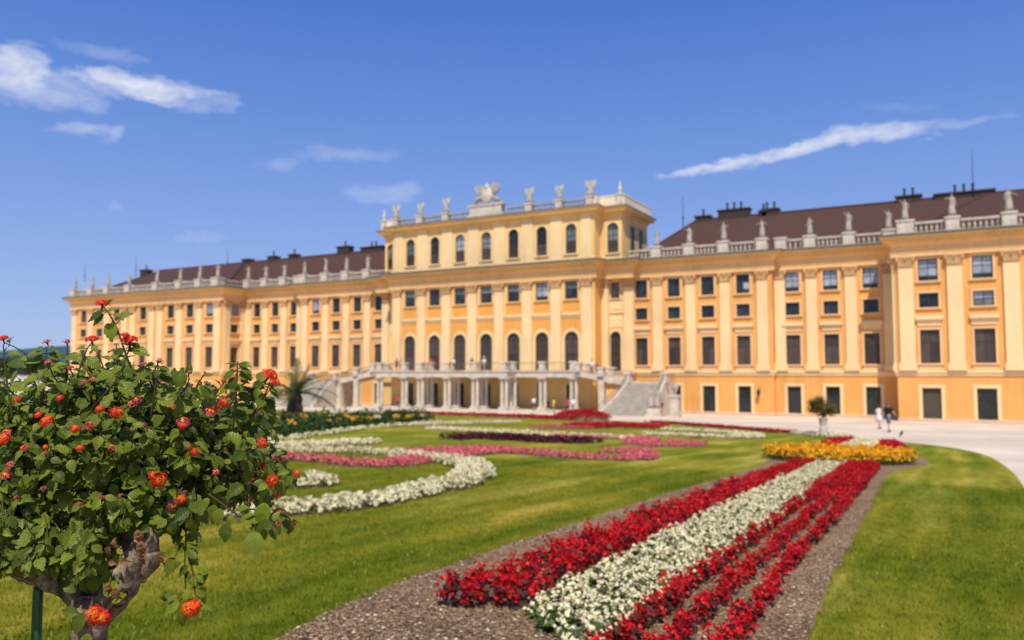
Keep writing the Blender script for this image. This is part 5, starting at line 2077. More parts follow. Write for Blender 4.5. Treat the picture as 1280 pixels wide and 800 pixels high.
def person(x, y, z, rz, label, top, bottom=None, dress=False, h=1.72, hair='dark', armL=(0.06, -0.42), armR=(0.06, -0.42), stride=0.14, hat=None, bag=None, long_hair=False, fore=0.05):
    t = thing('person', label, 'person', (x, y, z), rz)
    k = h / 1.72
    J, E_ = figure_joints(h, armL, armR, stride, fore=fore)
    me = skin(J, E_, 'body', M_skin, sub=1)
    m = MB()
    # nose and ears so the head has a front
    m.cbox(0, -0.125 * k, 1.565 * k, 1.615 * k, 0.03 * k, 0.04 * k)
    for s in (-1, 1):
        m.cbox(s * 0.085 * k, -0.01 * k, 1.57 * k, 1.625 * k, 0.02 * k, 0.04 * k)
    obj('body', me, t)
    m.build('face', M_skin, t)
    m = MB()
    for s in (-1, 1):
        m.ball((s * 0.033 * k, -0.108 * k, 1.612 * k), 0.011 * k, 6)
    m.cbox(0, -0.108 * k, 1.535 * k, 1.543 * k, 0.045 * k, 0.012 * k)
    m.build('eyes_and_mouth', M_hair_d, t)
    m = MB()
    r = 0.105 * k
    loft([(0, 0.035 * k, 1.56 * k - (0.22 * k if long_hair else 0), r * 0.8, r * 0.6), (0, 0.03 * k, 1.60 * k, r * 0.98, r * 0.9), (0, 0.005 * k, 1.68 * k, r * 0.95, r * 1.12), (0, 0, 1.735 * k, r * 0.7, r * 0.8), (0, 0, 1.755 * k, r * 0.3, r * 0.3)], 12, m)
    m.build('hair', M_hair_d if hair == 'dark' else M_hair_b, t, True)
    if hat:
        m = MB()
        m.lathe([(0.20 * k, 1.70 * k), (0.20 * k, 1.712 * k), (0.115 * k, 1.715 * k), (0.10 * k, 1.80 * k), (0.02 * k, 1.82 * k)], n=12)
        m.build('hat', hat, t, True)
    m = MB()
    if dress:
        loft([(0, 0, 0.50 * k, 0.30 * k, 0.22 * k), (0, 0, 0.8 * k, 0.25 * k, 0.18 * k), (0, 0, 1.08 * k, 0.165 * k, 0.125 * k), (0, 0, 1.28 * k, 0.195 * k, 0.145 * k), (0, 0, 1.40 * k, 0.19 * k, 0.10 * k), (0, 0, 1.445 * k, 0.09 * k, 0.08 * k)], 14, m)
        m.build('dress', top, t, True)
    else:
        loft([(0, 0, 0.88 * k, 0.195 * k, 0.135 * k), (0, 0, 1.08 * k, 0.175 * k, 0.13 * k), (0, 0, 1.28 * k, 0.205 * k, 0.15 * k), (0, 0, 1.40 * k, 0.20 * k, 0.105 * k), (0, 0, 1.45 * k, 0.09 * k, 0.08 * k)], 14, m)
        for nm in 'RL':
            a = Vector(J['sh' + nm][0])
            b = Vector(J['el' + nm][0])
            m.tube([a, a.lerp(b, 0.5), a.lerp(b, 0.85)], [0.075 * k, 0.068 * k, 0.066 * k], 8)
        m.build('shirt', top, t, True)
        m = MB()
        loft([(0, 0, 0.82 * k, 0.19 * k, 0.13 * k), (0, 0, 0.97 * k, 0.185 * k, 0.128 * k)], 14, m)
        for nm in 'RL':
            a = Vector(J['th' + nm][0])
            b = Vector(J['kn' + nm][0])
            m.tube([a + Vector((0, 0, 0.06)), a.lerp(b, 0.5), a.lerp(b, 0.9)], [0.105 * k, 0.098 * k, 0.09 * k], 9)
        m.build('shorts', bottom, t, True)
    m = MB()
    for nm in 'RL':
        a = Vector(J['an' + nm][0])
        m.cbox(a.x, a.y - 0.07 * k, 0.0, 0.07 * k, 0.095 * k, 0.26 * k, taper=0.85)
    m.build('shoes', M_hair_d, t)
    if bag:
        m = MB()
        m.cbox(0, 0.20 * k, 1.02 * k, 1.38 * k, 0.28 * k, 0.16 * k, taper=0.85)
        m.build('rucksack', bag, t)
    return t


wht, blk = cloth('white', (0.80, 0.76, 0.74)), cloth('black', (0.015, 0.012, 0.016))
g1 = ground_at(1099, 533)
g1 = ground_at(1099, 536)
person(g1.x, g1.y, gz(g1.y), radians(150), 'dark haired person in a white dress walking on the gravel beside a person in black', wht, dress=True, h=1.66, armL=(0.10, -0.36), stride=0.22)
g2 = ground_at(1111, 540)
person(g2.x, g2.y, gz(g2.y), radians(160), 'person in a black top and blue shorts walking on the gravel', blk, cloth('blue_grey', (0.10, 0.17, 0.22)), h=1.82, hair='brown', stride=0.28, armR=(0.16, -0.30))
# a crow on the gravel
def bird(x, y):
    t = thing('crow', 'dark crow standing on the pale gravel right of the two walkers', 'bird', (x, y, gz(y)), radians(75))
    t.scale = (0.7, 0.7, 0.8)
    m = MB()
    rings = []
    for u, r in ((-0.26, 0.03), (-0.16, 0.07), (-0.02, 0.095), (0.10, 0.085), (0.17, 0.05)):
        rings.append((u, r))
    pts = [(u, 0, 0.24 + 0.35 * u) for u, r in rings] + [(0.22, 0, 0.36), (0.26, 0, 0.385), (0.30, 0, 0.38)]
    m.tube(pts, [r for u, r in rings] + [0.048, 0.042, 0.015], 8)
    m.build('body', blk, t, True)
    m = MB()
    m.tube([(0.29, 0, 0.382), (0.36, 0, 0.365)], [0.014, 0.003], 5)
    m.build('beak', M_iron, t)
    m = MB()
    m.quad((-0.2, -0.04, 0.17), (-0.2, 0.04, 0.17), (-0.42, 0.05, 0.06), (-0.42, -0.05, 0.06))
    m.quad((-0.42, -0.05, 0.05), (-0.42, 0.05, 0.05), (-0.2, 0.04, 0.155), (-0.2, -0.04, 0.155))
    m.build('tail', blk, t)
    for s in (-1, 1):
        m = MB()
        m.tube([(0.02, s * 0.04, 0.17), (0.0, s * 0.04, 0.09), (0.02, s * 0.04, 0.0), (0.07, s * 0.04, 0.004)], 0.008, 5)
        m.build('leg', M_iron, t)
g3 = ground_at(1127, 546)
bird(g3.x, g3.y)

zt = ZF + 0.145
def on_terrace(px, Y):
    x = (px - 640) / F
    return (x * cos(YAW) - sin(YAW)) / (x * sin(YAW) + cos(YAW)) * Y
red, tan_, navy = cloth('red', (0.60, 0.03, 0.04)), cloth('tan', (0.40, 0.28, 0.16)), cloth('navy', (0.03, 0.04, 0.09))
person(on_terrace(539, 90.2), 90.2, zt, 0.2, 'person in a red shirt at the terrace balustrade left of the middle', red, tan_, armL=(0.1, -0.3), fore=0.2)
person(on_terrace(567, 90.0), 90.0, zt, -0.3, 'person in a white shirt at the terrace balustrade, left of the tallest one there', wht, navy)
person(on_terrace(590, 90.6), 90.6, zt, 0.9, 'person in olive green standing on the terrace near the middle', cloth('olive', (0.10, 0.10, 0.04)), navy, h=1.78)
person(on_terrace(605, 89.0), 89.0, zt, 0.1, 'person in a white top and sun hat leaning at the middle of the terrace', wht, tan_, hat=wht, armL=(0.15, -0.25), fore=0.2)
person(on_terrace(496, 90.6), 90.6, zt, 0.4, 'person in a brown shirt at the left end of the terrace', cloth('brown', (0.25, 0.09, 0.06)), navy)
person(on_terrace(501, 91.2), 91.2, zt, 1.4, 'person in a rose shirt beside the brown shirted one at the left terrace end', cloth('rose', (0.50, 0.16, 0.14)), tan_, h=1.6)
zb = -2.93
person(on_terrace(498, 88.3), 88.3, zb, 0.5, 'person in a bright red jacket under the left end of the terrace', cloth('bright_red', (0.75, 0.03, 0.03)), navy, h=1.55)
person(on_terrace(692, 86.4), 86.4, zb, -0.6, 'person in a yellow shirt in front of the terrace piers', cloth('yellow', (0.78, 0.55, 0.04)), tan_, h=1.66)
person(on_terrace(685, 86.6), 86.6, zb, 0.6, 'person in black next to the yellow shirted person', blk, blk, h=1.5)
person(on_terrace(710, 86.6), 86.6, zb, -0.3, 'person in a magenta top by the right terrace pier', cloth('magenta', (0.60, 0.03, 0.16)), navy, h=1.6)
person(on_terrace(716, 86.2), 86.2, zb, 0.4, 'dark haired person in a white shirt by the right terrace pier', wht, cloth('grey', (0.3, 0.3, 0.32)), h=1.75)
person(on_terrace(667, 88.6), 88.6, zb, 0.0, 'person in a white shirt in the shade under the terrace', wht, navy)
person(on_terrace(740, 91.6), 91.6, 1.55, 0.3, 'person in white on the upper right stair', wht, tan_)
person(on_terrace(746, 91.0), 91.0, 1.30, -0.4, 'person in a dark red shirt on the upper right stair', cloth('dark_red', (0.30, 0.03, 0.03)), navy)
person(on_terrace(789, 90.6), 90.6, 0.15, 0.4, 'person in a purple blue shirt on the right stair landing', cloth('violet', (0.10, 0.08, 0.25)), tan_)
person(on_terrace(826, 86.5), 86.5, gz(86.5), -0.2, 'person in a navy shirt beside the right stair urn', navy, tan_, h=1.8)

# ---- the wood beyond the left end of the palace
F_wood = foliage_mat('woodland_leaves', (0.050, 0.085, 0.018), (0.028, 0.055, 0.012), rnd=0.25, scale=0.4)
M_wbark = mat('woodland_bark', (0.12, 0.09, 0.07), rough=0.95)
TREES = []
for v in range(3):
    def sw_(g, n, v=v):
        c = g.normal(0, 1, (26, 3))
        c /= np.linalg.norm(c, axis=1, keepdims=True)
        c *= np.array([3.4, 3.4, 2.7]) * g.uniform(0.35, 1, (26, 1))
        c[:, 2] += 6.3
        return c[g.integers(0, 26, n)] + g.normal(0, 0.75, (n, 3))
    m = MB()
    m.tube([(0, 0, 0), (0.1, 0, 2.0), (0, 0.1, 5.0), (0, 0, 7.5)], [0.35, 0.28, 0.2, 0.06], 8)
    for k in range(7):
        a = k * 0.9 + v
        m.tube([(0, 0, 3.0 + 0.3 * k), (1.4 * cos(a), 1.4 * sin(a), 4.6 + 0.3 * k), (2.6 * cos(a), 2.6 * sin(a), 5.8 + 0.3 * k)], [0.14, 0.09, 0.03], 6)
    TREES.append((m.mesh('trunk', M_wbark), np_mesh('crown', leaf_cloud(2600, sw_, 0.34, 40 + v), 4, F_wood)))
for i in range(30):
    X_, Y_ = -172 - 5.6 * i + random.uniform(-2, 2), 96 + 26 * (i % 3) + random.uniform(-6, 6) + 0.3 * i
    t = thing('tree', 'leafy tree in the wood beyond the left end of the palace', 'tree', (X_, Y_, gz(Y_)), random.uniform(0, 6), 'trees beyond the left end of the palace')
    k = random.uniform(0.8, 1.15)
    t.scale = (k, k, k)
    a, b = random.choice(TREES)
    obj('trunk', a, t)
    obj('crown', b, t)
# ------------------------------------------------------------------ the lantana standard in front
DEP = 1.95
def view_pt(px, py, dep):
    """point at distance dep along the view, in metres: right, ahead, up (of the ground origin)"""
    z = (400 - py) / F
    d = cos(PITCH) - z * sin(PITCH)
    zz = sin(PITCH) + z * cos(PITCH)
    t = dep / d
    return Vector(((px - 640) / F * t, dep, EYE + zz * t))


b0 = view_pt(112, 800, DEP)
wx = b0.x * cos(YAW) - b0.y * sin(YAW)
wy = b0.x * sin(YAW) + b0.y * cos(YAW)
gzb_ = gz(wy) + 0.03
bush = thing('lantana_tree', 'lantana standard with red and orange flower heads and a gnarled grey trunk', 'shrub', (wx, wy, gzb_), YAW)


def bp(px, py, dy=0.0):
    v = view_pt(px, py, DEP + dy)
    return Vector((v.x - b0.x, v.y - b0.y, v.z - gzb_))


def bark_material():
    m = mat('lantana_bark', (0.24, 0.20, 0.16), rough=0.95)
    t = NT(m.node_tree)
    b = m.node_tree.nodes['Principled BSDF']
    g = t.n('ShaderNodeTexCoord')
    n1 = t.n('ShaderNodeTexNoise', i_Scale=28.0, i_Detail=9.0, i_Roughness=0.7, i_Distortion=0.8)
    t.l(g.outputs['Object'], n1.inputs[0])
    mp_ = t.n('ShaderNodeMapping')
    mp_.inputs['Scale'].default_value = (1, 1, 0.35)
    t.l(g.outputs['Object'], mp_.inputs[0])
    n2 = t.n('ShaderNodeTexNoise', i_Scale=85.0, i_Detail=8.0, i_Roughness=0.7)
    t.l(mp_.outputs[0], n2.inputs[0])
    c = t.ramp(n1.outputs[0], [(0.32, (0.055, 0.032, 0.020)), (0.45, (0.17, 0.115, 0.080)), (0.56, (0.34, 0.26, 0.19)), (0.70, (0.58, 0.48, 0.37))])
    c = t.mix(0.6, c, t.ramp(n2.outputs[0], [(0.35, (0.35, 0.33, 0.32)), (0.62, (1.15, 1.12, 1.1))]), 'MULTIPLY')
    t.l(c, b.inputs['Base Color'])
    bm = t.n('ShaderNodeBump', i_Strength=0.9)
    bm.inputs['Distance'].default_value = 0.008
    t.l(t.math('ADD', n1.outputs[0], t.math('MULTIPLY', n2.outputs[0], 0.6)), bm.inputs['Height'])
    t.l(bm.outputs[0], b.inputs['Normal'])
    return m


M_barkL = bark_material()
PXM = DEP / F                       # metres per photograph pixel at the bush


def knobby(pts, rad, n=16, amp=0.16, sub=6):
    """tube with lumps, pts joined by a smooth curve"""
    sp = smooth_path([tuple(p) for p in pts], sub)
    rs = []
    N = len(sp)
    for i in range(N):
        f = i / (N - 1) * (len(rad) - 1)
        k = min(int(f), len(rad) - 2)
        rs.append(rad[k] + (rad[k + 1] - rad[k]) * (f - k))
    m = MB()
    up = Vector((0.05, 1, 0.1))
    seed = random.random() * 10
    for j, p in enumerate(sp):
        t = (sp[min(j + 1, N - 1)] - sp[max(j - 1, 0)]).normalized()
        u = t.cross(up).normalized()
        v = t.cross(u)
        for k in range(n):
            a = 2 * pi * k / n
            lump = 1 + amp * (sin(3 * a + seed + j * 0.55) * 0.5 + sin(5 * a - j * 0.8 + seed * 2) * 0.35 + 0.5 * (random.random() - 0.5))
            m.v.append(tuple(p + (u * cos(a) + v * sin(a)) * rs[j] * lump))
    for j in range(N - 1):
        for k in range(n):
            k2 = (k + 1) % n
            m.f.append((j * n + k, (j + 1) * n + k, (j + 1) * n + k2, j * n + k2))
            m.m.append(0)
    m.f.append(tuple(k for k in range(n)))
    m.f.append(tuple((N - 1) * n + k for k in reversed(range(n))))
    m.m += [0, 0]
    return m


tm = knobby([(0.004, 0, -0.02), (0.0, 0.0, 0.25), (0.006, 0, 0.55), bp(110, 800), bp(116, 770), bp(120, 745, 0.01)], [0.075, 0.052, 0.045, 38 * PXM / 1.9, 42 * PXM / 1.9, 24 * PXM], sub=5)
R_ = knobby([bp(118, 775, 0.01), bp(140, 745), bp(163, 715, -0.01), bp(178, 688, -0.02), bp(190, 660, -0.01), bp(210, 640, 0.0), bp(232, 612, 0.02)], [19 * PXM, 20 * PXM, 18 * PXM, 17 * PXM, 12 * PXM, 8 * PXM, 5 * PXM], amp=0.2)
L_ = knobby([bp(122, 775, 0.02), bp(105, 752, 0.02), bp(84, 735, 0.03), bp(62, 722, 0.03), bp(38, 715, 0.03), bp(14, 700, 0.02), bp(-6, 678, 0.0), bp(-30, 640, 0.0)], [16 * PXM, 15 * PXM, 14 * PXM, 14 * PXM, 14 * PXM, 12 * PXM, 9 * PXM, 6 * PXM], amp=0.26)
trunk = tm.build('trunk', M_barkL, bush, True)
R_.build('branch', M_barkL, bush, True)
L_.build('branch', M_barkL, bush, True)
for pts, r in (([bp(172, 715), bp(186, 705, -0.02), bp(190, 690, -0.03)], [14, 12, 7]), ([bp(170, 700, 0.03), bp(160, 670, 0.05), bp(150, 630, 0.05), bp(140, 590, 0.04)], [13, 10, 8, 5]),
               ([bp(60, 722, 0.06), bp(80, 690, 0.10), bp(95, 650, 0.10), bp(100, 600, 0.08)], [11, 9, 7, 5]), ([bp(190, 660, 0.02), bp(215, 640, 0.12), bp(250, 610, 0.14)], [10, 8, 5]),
               ([bp(120, 745, 0.06), bp(115, 700, 0.16), bp(120, 650, 0.22)], [14, 10, 6])):
    knobby(pts, [x * PXM for x in r], n=10, amp=0.22, sub=5).build('branch', M_barkL, bush, True)
# dark knots on the bark
m = MB()
for px, py, r in ((160, 742, 4),):
    c = bp(px, py, -0.043)
    m.lathe([(r * PXM, 0), (r * PXM * 1.1, 0.004), (r * PXM * 0.6, 0.007), (r * PXM * 0.3, 0.001)], n=10)
    for i in range(len(m.v) - 40, len(m.v)):
        x, y, z = m.v[i]
        m.v[i] = (c.x + x, c.y - z, c.z + y)
m.build('knot', M_chim, bush, True)

# ---- leaves
def leaf_material(name, a, b_, rough=0.48, vein=(0.24, 0.27, 0.06)):
    m = bpy.data.materials.new(name)
    m.use_nodes = True
    t = NT(m.node_tree)
    b = m.node_tree.nodes['Principled BSDF']
    b.inputs['Roughness'].default_value = rough
    b.inputs['Specular IOR Level'].default_value = 0.30
    uvn = t.n('ShaderNodeUVMap')
    s_ = t.n('ShaderNodeSeparateXYZ')
    t.l(uvn.outputs[0], s_.inputs[0])
    ax = t.math('ABSOLUTE', t.math('SUBTRACT', s_.outputs[0], 0.5))
    # side veins run forward from the midrib
    vv = t.math('SUBTRACT', s_.outputs[1], t.math('MULTIPLY', ax, 0.75))
    fr = t.math('ABSOLUTE', t.math('SUBTRACT', t.math('FRACT', t.math('MULTIPLY', vv, 5.5)), 0.5))
    ridge = t.math('SUBTRACT', 1.0, t.math('MULTIPLY', fr, 7.0), clamp=True)
    mid = t.math('SUBTRACT', 1.0, t.math('MULTIPLY', ax, 38.0), clamp=True)
    vn = t.math('MAXIMUM', t.math('MULTIPLY', ridge, 0.55), mid)
    oi = t.n('ShaderNodeObjectInfo')
    at = t.n('ShaderNodeAttribute', attribute_name='var')
    rn = t.math('FRACT', t.math('ADD', oi.outputs['Random'], at.outputs['Fac']))
    base = t.ramp(rn, [(0.0, b_), (0.55, a), (0.90, tuple(x * 1.35 for x in a)), (1.0, (0.20, 0.22, 0.04))])
    n_ = t.n('ShaderNodeTexNoise', i_Scale=60.0, i_Detail=4.0)
    g = t.n('ShaderNodeNewGeometry')
    t.l(g.outputs['Position'], n_.inputs[0])
    base = t.mix(0.5, base, t.ramp(n_.outputs[0], [(0.3, (0.65, 0.68, 0.6)), (0.7, (1.25, 1.2, 1.15))]), 'MULTIPLY')
    col = t.mix(t.math('MULTIPLY', vn, 0.34), base, vein)
    under = t.mix(0.6, col, (0.17, 0.22, 0.10))
    col = t.mix(g.outputs['Backfacing'], col, under)
    t.l(col, b.inputs['Base Color'])
    bmp = t.n('ShaderNodeBump', i_Strength=0.6)
    bmp.inputs['Distance'].default_value = 0.0025
    bmp.invert = True
    t.l(t.math('MAXIMUM', ridge, mid), bmp.inputs['Height'])
    t.l(bmp.outputs[0], b.inputs['Normal'])
    tr = t.n('ShaderNodeBsdfTranslucent')
    t.l(t.mix(1.0, col, (1.5, 1.7, 0.6), 'MULTIPLY'), tr.inputs[0])
    mx = t.n('ShaderNodeMixShader')
    mx.inputs[0].default_value = 0.22
    t.l(b.outputs[0], mx.inputs[1])
    t.l(tr.outputs[0], mx.inputs[2])
    t.l(mx.outputs[0], m.node_tree.nodes['Material Output'].inputs[0])
    return m


M_leaf = leaf_material('lantana_leaf', (0.145, 0.185, 0.012), (0.045, 0.078, 0.006))
M_dead = mat('dead_leaf', (0.12, 0.045, 0.020), rough=0.8, col2=(0.30, 0.14, 0.065), nscale=40)
M_stem = mat('green_stem', (0.060, 0.080, 0.018), rough=0.8, col2=(0.075, 0.045, 0.022), nscale=8, spec=0.1)


def leaf_mesh_arrays(curl, fold, seed, width=0.34, dead=False):
    """unit leaf along +Y, upper side +Z; toothed edge. returns verts, faces, uvs per loop"""
    g = random.Random(seed)
    N = 11
    V, UV = [], []
    for i in range(N + 1):
        f = i / N
        w_ = width * (sin(pi * min(1, f ** 0.72 * 1.0)) ** 0.85 if 0 < f < 1 else 0)
        w_ = max(w_, 0.0)
        if f > 0.55:
            w_ = width * (1 - f) / 0.45 * (1.0 - 0.22 * (f - 0.55) / 0.45) * 0.98 if f < 1 else 0
            w_ = min(w_, width * sin(pi * f ** 0.72) ** 0.85 + 0.015) if f < 1 else 0
        y = f
        z = -curl * f * f + g.uniform(-0.01, 0.01)
        yy = y * (1 - 0.25 * curl * f)
        tooth = 0.042 if (i % 2 == 0 and 0 < i < N) else 0
        for c in (-1, -0.5, 0, 0.5, 1):
            ww = w_ * abs(c) * (1 if c > 0 else -1) + (tooth * c if abs(c) == 1 else 0)
            zz = z + fold * abs(c) * w_ * (1.5 if abs(c) < 1 else 1.25) + g.uniform(-1, 1) * (0.012 if not dead else 0.08)
            V.append((ww, yy + (0.05 if abs(c) == 1 and tooth else 0), zz))
            UV.append((0.5 + 0.5 * c * (w_ / width if w_ else 0), f))
    Fc = []
    for i in range(N):
        for c in range(4):
            Fc.append((i * 5 + c, i * 5 + c + 1, (i + 1) * 5 + c + 1, (i + 1) * 5 + c))
    Fc = np.array(Fc)
    uv = np.array(UV)[Fc.ravel()]
    return np.array(V), Fc, uv


LEAVES = [leaf_mesh_arrays(c, f, 10 + i, w_) for i, (c, f, w_) in enumerate(((0.10, 0.30, 0.30), (0.28, 0.22, 0.32), (0.45, 0.35, 0.28), (0.20, 0.45, 0.31), (0.12, 0.15, 0.33), (0.35, 0.10, 0.29)))]
LEAF_ME = [np_mesh('leaf', V, Fc, M_leaf, smooth=True, uv=uv) for V, Fc, uv in LEAVES]


def head_mesh(seed, inner, mid_, outer, n=26, flat=0.7, petal=0.20, gap=0.0):
    """dome of little flowers, unit radius; materials: 0 outer, 1 middle, 2 heart"""
    g = random.Random(seed)
    m = MB()
    m.lathe([(0.10, -0.9), (0.16, -0.2), (0.5, 0.0), (0.42, 0.25), (0.1, 0.4)], n=7, m=3)
    for k in range(n):
        f = (k + 0.5) / n
        ph = math.acos(1 - f * 1.02) if f < 1 else pi / 2
        th = k * 2.39996 + g.uniform(-0.15, 0.15)
        if gap and g.random() < gap:
            continue
        d = Vector((sin(ph) * cos(th), sin(ph) * sin(th), cos(ph) * flat))
        c = d * g.uniform(0.88, 1.08) * 0.86
        nrm = Vector((d.x, d.y, d.z + 0.25)).normalized()
        a = nrm.orthogonal().normalized()
        b = nrm.cross(a)
        ro = g.uniform(0, 1.5)
        mi = 1 if f < inner else 0
        if f < mid_:
            mi = 2
        if g.random() < 0.15:
            mi = max(0, mi - 1)
        for j in range(4):
            t0 = ro + j * pi / 2
            u = a * cos(t0) + b * sin(t0)
            v = a * -sin(t0) + b * cos(t0)
            p = petal * g.uniform(0.85, 1.2)
            tip = nrm * g.uniform(-0.02, 0.07)
            m.quad(tuple(c + nrm * 0.02), tuple(c + u * p * 0.75 - v * p * 0.55 + tip), tuple(c + u * p * 1.25 + tip * 0.5), tuple(c + u * p * 0.75 + v * p * 0.55 + tip), mi)
        if 0.25 < f < 0.6:
            m.quad(tuple(c + nrm * 0.03 + a * 0.035), tuple(c + nrm * 0.03 + b * 0.035), tuple(c + nrm * 0.03 - a * 0.035), tuple(c + nrm * 0.03 - b * 0.035), 2 if mi < 2 else 1)
    return m


def petal_mat(name, c1, c2):
    return foliage_mat(name, c1, c2, rnd=0.12, trans=0.25, rough=0.5, scale=120)


PR = petal_mat('lantana_red', (0.78, 0.035, 0.010), (0.62, 0.012, 0.012))
PO = petal_mat('lantana_orange', (0.90, 0.20, 0.008), (0.88, 0.10, 0.010))
PY = petal_mat('lantana_yellow', (0.90, 0.45, 0.02), (0.92, 0.30, 0.01))
PP = petal_mat('lantana_pink', (0.70, 0.07, 0.11), (0.80, 0.22, 0.26))
PPd = petal_mat('lantana_rose', (0.55, 0.04, 0.07), (0.70, 0.10, 0.10))
BUD = petal_mat('lantana_bud', (0.30, 0.34, 0.07), (0.42, 0.38, 0.10))
HEADS = {
    'r': [head_mesh(s, 0.22, 0.0, 0, n=38).mesh('flower_head', [PR, PO, PY, M_stem]) for s in range(3)],
    'o': [head_mesh(s + 5, 0.34, 0.03, 0, n=38).mesh('flower_head', [PR, PO, PY, M_stem]) for s in range(3)],
    'p': [head_mesh(s + 9, 0.3, 0.02, 0, n=22, gap=0.25, petal=0.17).mesh('flower_head', [PP, PPd, PR, M_stem]) for s in range(3)],
    'm': [head_mesh(s + 15, 0.35, 0.06, 0, n=26, gap=0.15).mesh('flower_head', [PP, PR, PY, M_stem]) for s in range(3)],
}


def bud_mesh(seed):
    g = random.Random(seed)
    m = MB()
    for k in range(15):
        f = (k + 0.5) / 15
        ph = math.acos(1 - f * 0.95)
        th = k * 2.4
        c = (0.75 * sin(ph) * cos(th), 0.75 * sin(ph) * sin(th), 0.75 * cos(ph))
        m.ball(c, g.uniform(0.14, 0.22), 5, 0)
    m.lathe([(0.1, -0.9), (0.3, 0), (0.2, 0.4)], n=6, m=1)
    return m


BUDS = [bud_mesh(i).mesh('bud_cluster', [BUD, M_stem], True) for i in range(3)]

leafs = []          # (position, direction, normal, size, mesh index)
stemsM = MB()


def orient(d, nrm):
    d = d.normalized()
    x = d.cross(nrm)
    if x.length < 1e-4:
        x = d.orthogonal()
    x.normalize()
    z = x.cross(d).normalized()
    return Matrix(((x.x, d.x, z.x), (x.y, d.y, z.y), (x.z, d.z, z.z)))


CC = bp(172, 566, 0.30)              # centre of the crown
RX, RY, RZ = 0.40, 0.40, 0.30


def px_of(p):
    X_, Y_, Z_ = p.x + b0.x, p.y + b0.y, p.z + gzb_ - EYE
    d2 = Y_ * cos(PITCH) + Z_ * sin(PITCH)
    return 640 + F * X_ / d2, 400 - F * (-Y_ * sin(PITCH) + Z_ * cos(PITCH)) / d2


def in_crown(p, extra=0):
    x, y = px_of(p)
    lo = np.interp(x, [-100, 0, 40, 80, 112, 128, 150, 205, 230, 262, 300, 340, 372], [690, 690, 700, 708, 705, 668, 652, 648, 655, 628, 632, 628, 600])
    hi = np.interp(x, [-60, 20, 50, 80, 120, 160, 200, 240, 290, 330, 345, 360, 374], [448, 452, 460, 442, 436, 444, 464, 480, 492, 488, 520, 580, 610])
    return hi + extra < y < lo and x < 374



def add_leaf(p, d, nrm, size, pet=0.25):
    d = d.normalized()
    tip = p + d * size * pet
    stemsM.tube([p, tip + Vector((0, 0, 0.15 * size * pet))], [0.0013, 0.0010], 4, cap=False)
    leafs.append((tip, d, nrm, size, random.randrange(6)))


def shoot(start, end, npairs=4, size=0.055, tip_small=0.45, droop=0.45, spacing=0.028, straight=False):
    """a twig from start to end with crossed pairs of leaves along its last part"""
    start, end = Vector(start), Vector(end)
    mid_ = start.lerp(end, 0.5) + Vector((random.uniform(-1, 1), random.uniform(-1, 1), random.uniform(-0.6, 1))) * (0.0 if straight else 0.018)
    pts = smooth_path([tuple(start), tuple(mid_), tuple(end)], 4)
    n = len(pts)
    stemsM.tube(pts, [0.0024 - 0.0012 * i / (n - 1) for i in range(n)], 5, cap=False)
    L = (end - start).length
    ax = (pts[-1] - pts[-3]).normalized()
    side = ax.cross(Vector((random.uniform(-1, 1), random.uniform(-1, 1), 0.3))).normalized()
    outw = end - CC
    outw = Vector((outw.x / RX, outw.y / RY, outw.z / RZ)).normalized()
    for k in range(npairs):
        back = spacing * (k + 0.4) * random.uniform(0.85, 1.2)
        if back > L * 0.9:
            break
        p = end - ax * back if back < L * 0.45 else start.lerp(end, 1 - back / L)
        s_sz = size * (tip_small + (1 - tip_small) * min(1.0, (k + 0.3) / 2.2)) * random.uniform(0.82, 1.15)
        for sgn in (-1, 1):
            if random.random() < 0.08:
                continue
            sd_ = side * sgn
            d = sd_ * random.uniform(0.75, 1.0) + ax * random.uniform(0.15, 0.5) + Vector((0, 0, -droop * random.uniform(0.5, 1.4)))
            nrm = Vector((0, 0, 0.75)) + outw * 0.55 + ax * 0.35 + Vector((random.uniform(-.35, .35), random.uniform(-.35, .35), 0))
            add_leaf(p, d, nrm, s_sz)
        side = (side.cross(ax)).normalized()
    return ax


def place_head(px, py, dpx, k, dy, axis, stem_from=None):
    c = bp(px, py, dy)
    R = dpx * 0.5 * PXM * (DEP + dy) / DEP
    ax = Vector(axis).normalized()
    me = random.choice(HEADS[k])
    o = obj('flower_head', me, bush)
    q = ax.to_track_quat('Z', 'Y')
    o.matrix_local = Matrix.Translation(c) @ q.to_matrix().to_4x4() @ Matrix.Rotation(random.uniform(0, 6.28), 4, 'Z') @ Matrix.Scale(R * 1.02, 4)
    return c, R, ax


def dy_for(px, py, push=0.0):
    """how far in front of or behind the trunk the crown's surface is in that direction"""
    p = bp(px, py)
    u = (p.x - CC.x) / RX
    v = (p.z - CC.z) / RZ
    r2 = u * u + v * v
    base = CC.y - (RY * sqrt(max(0.0, 1 - r2)) if r2 < 1 else 0) + push
    return base


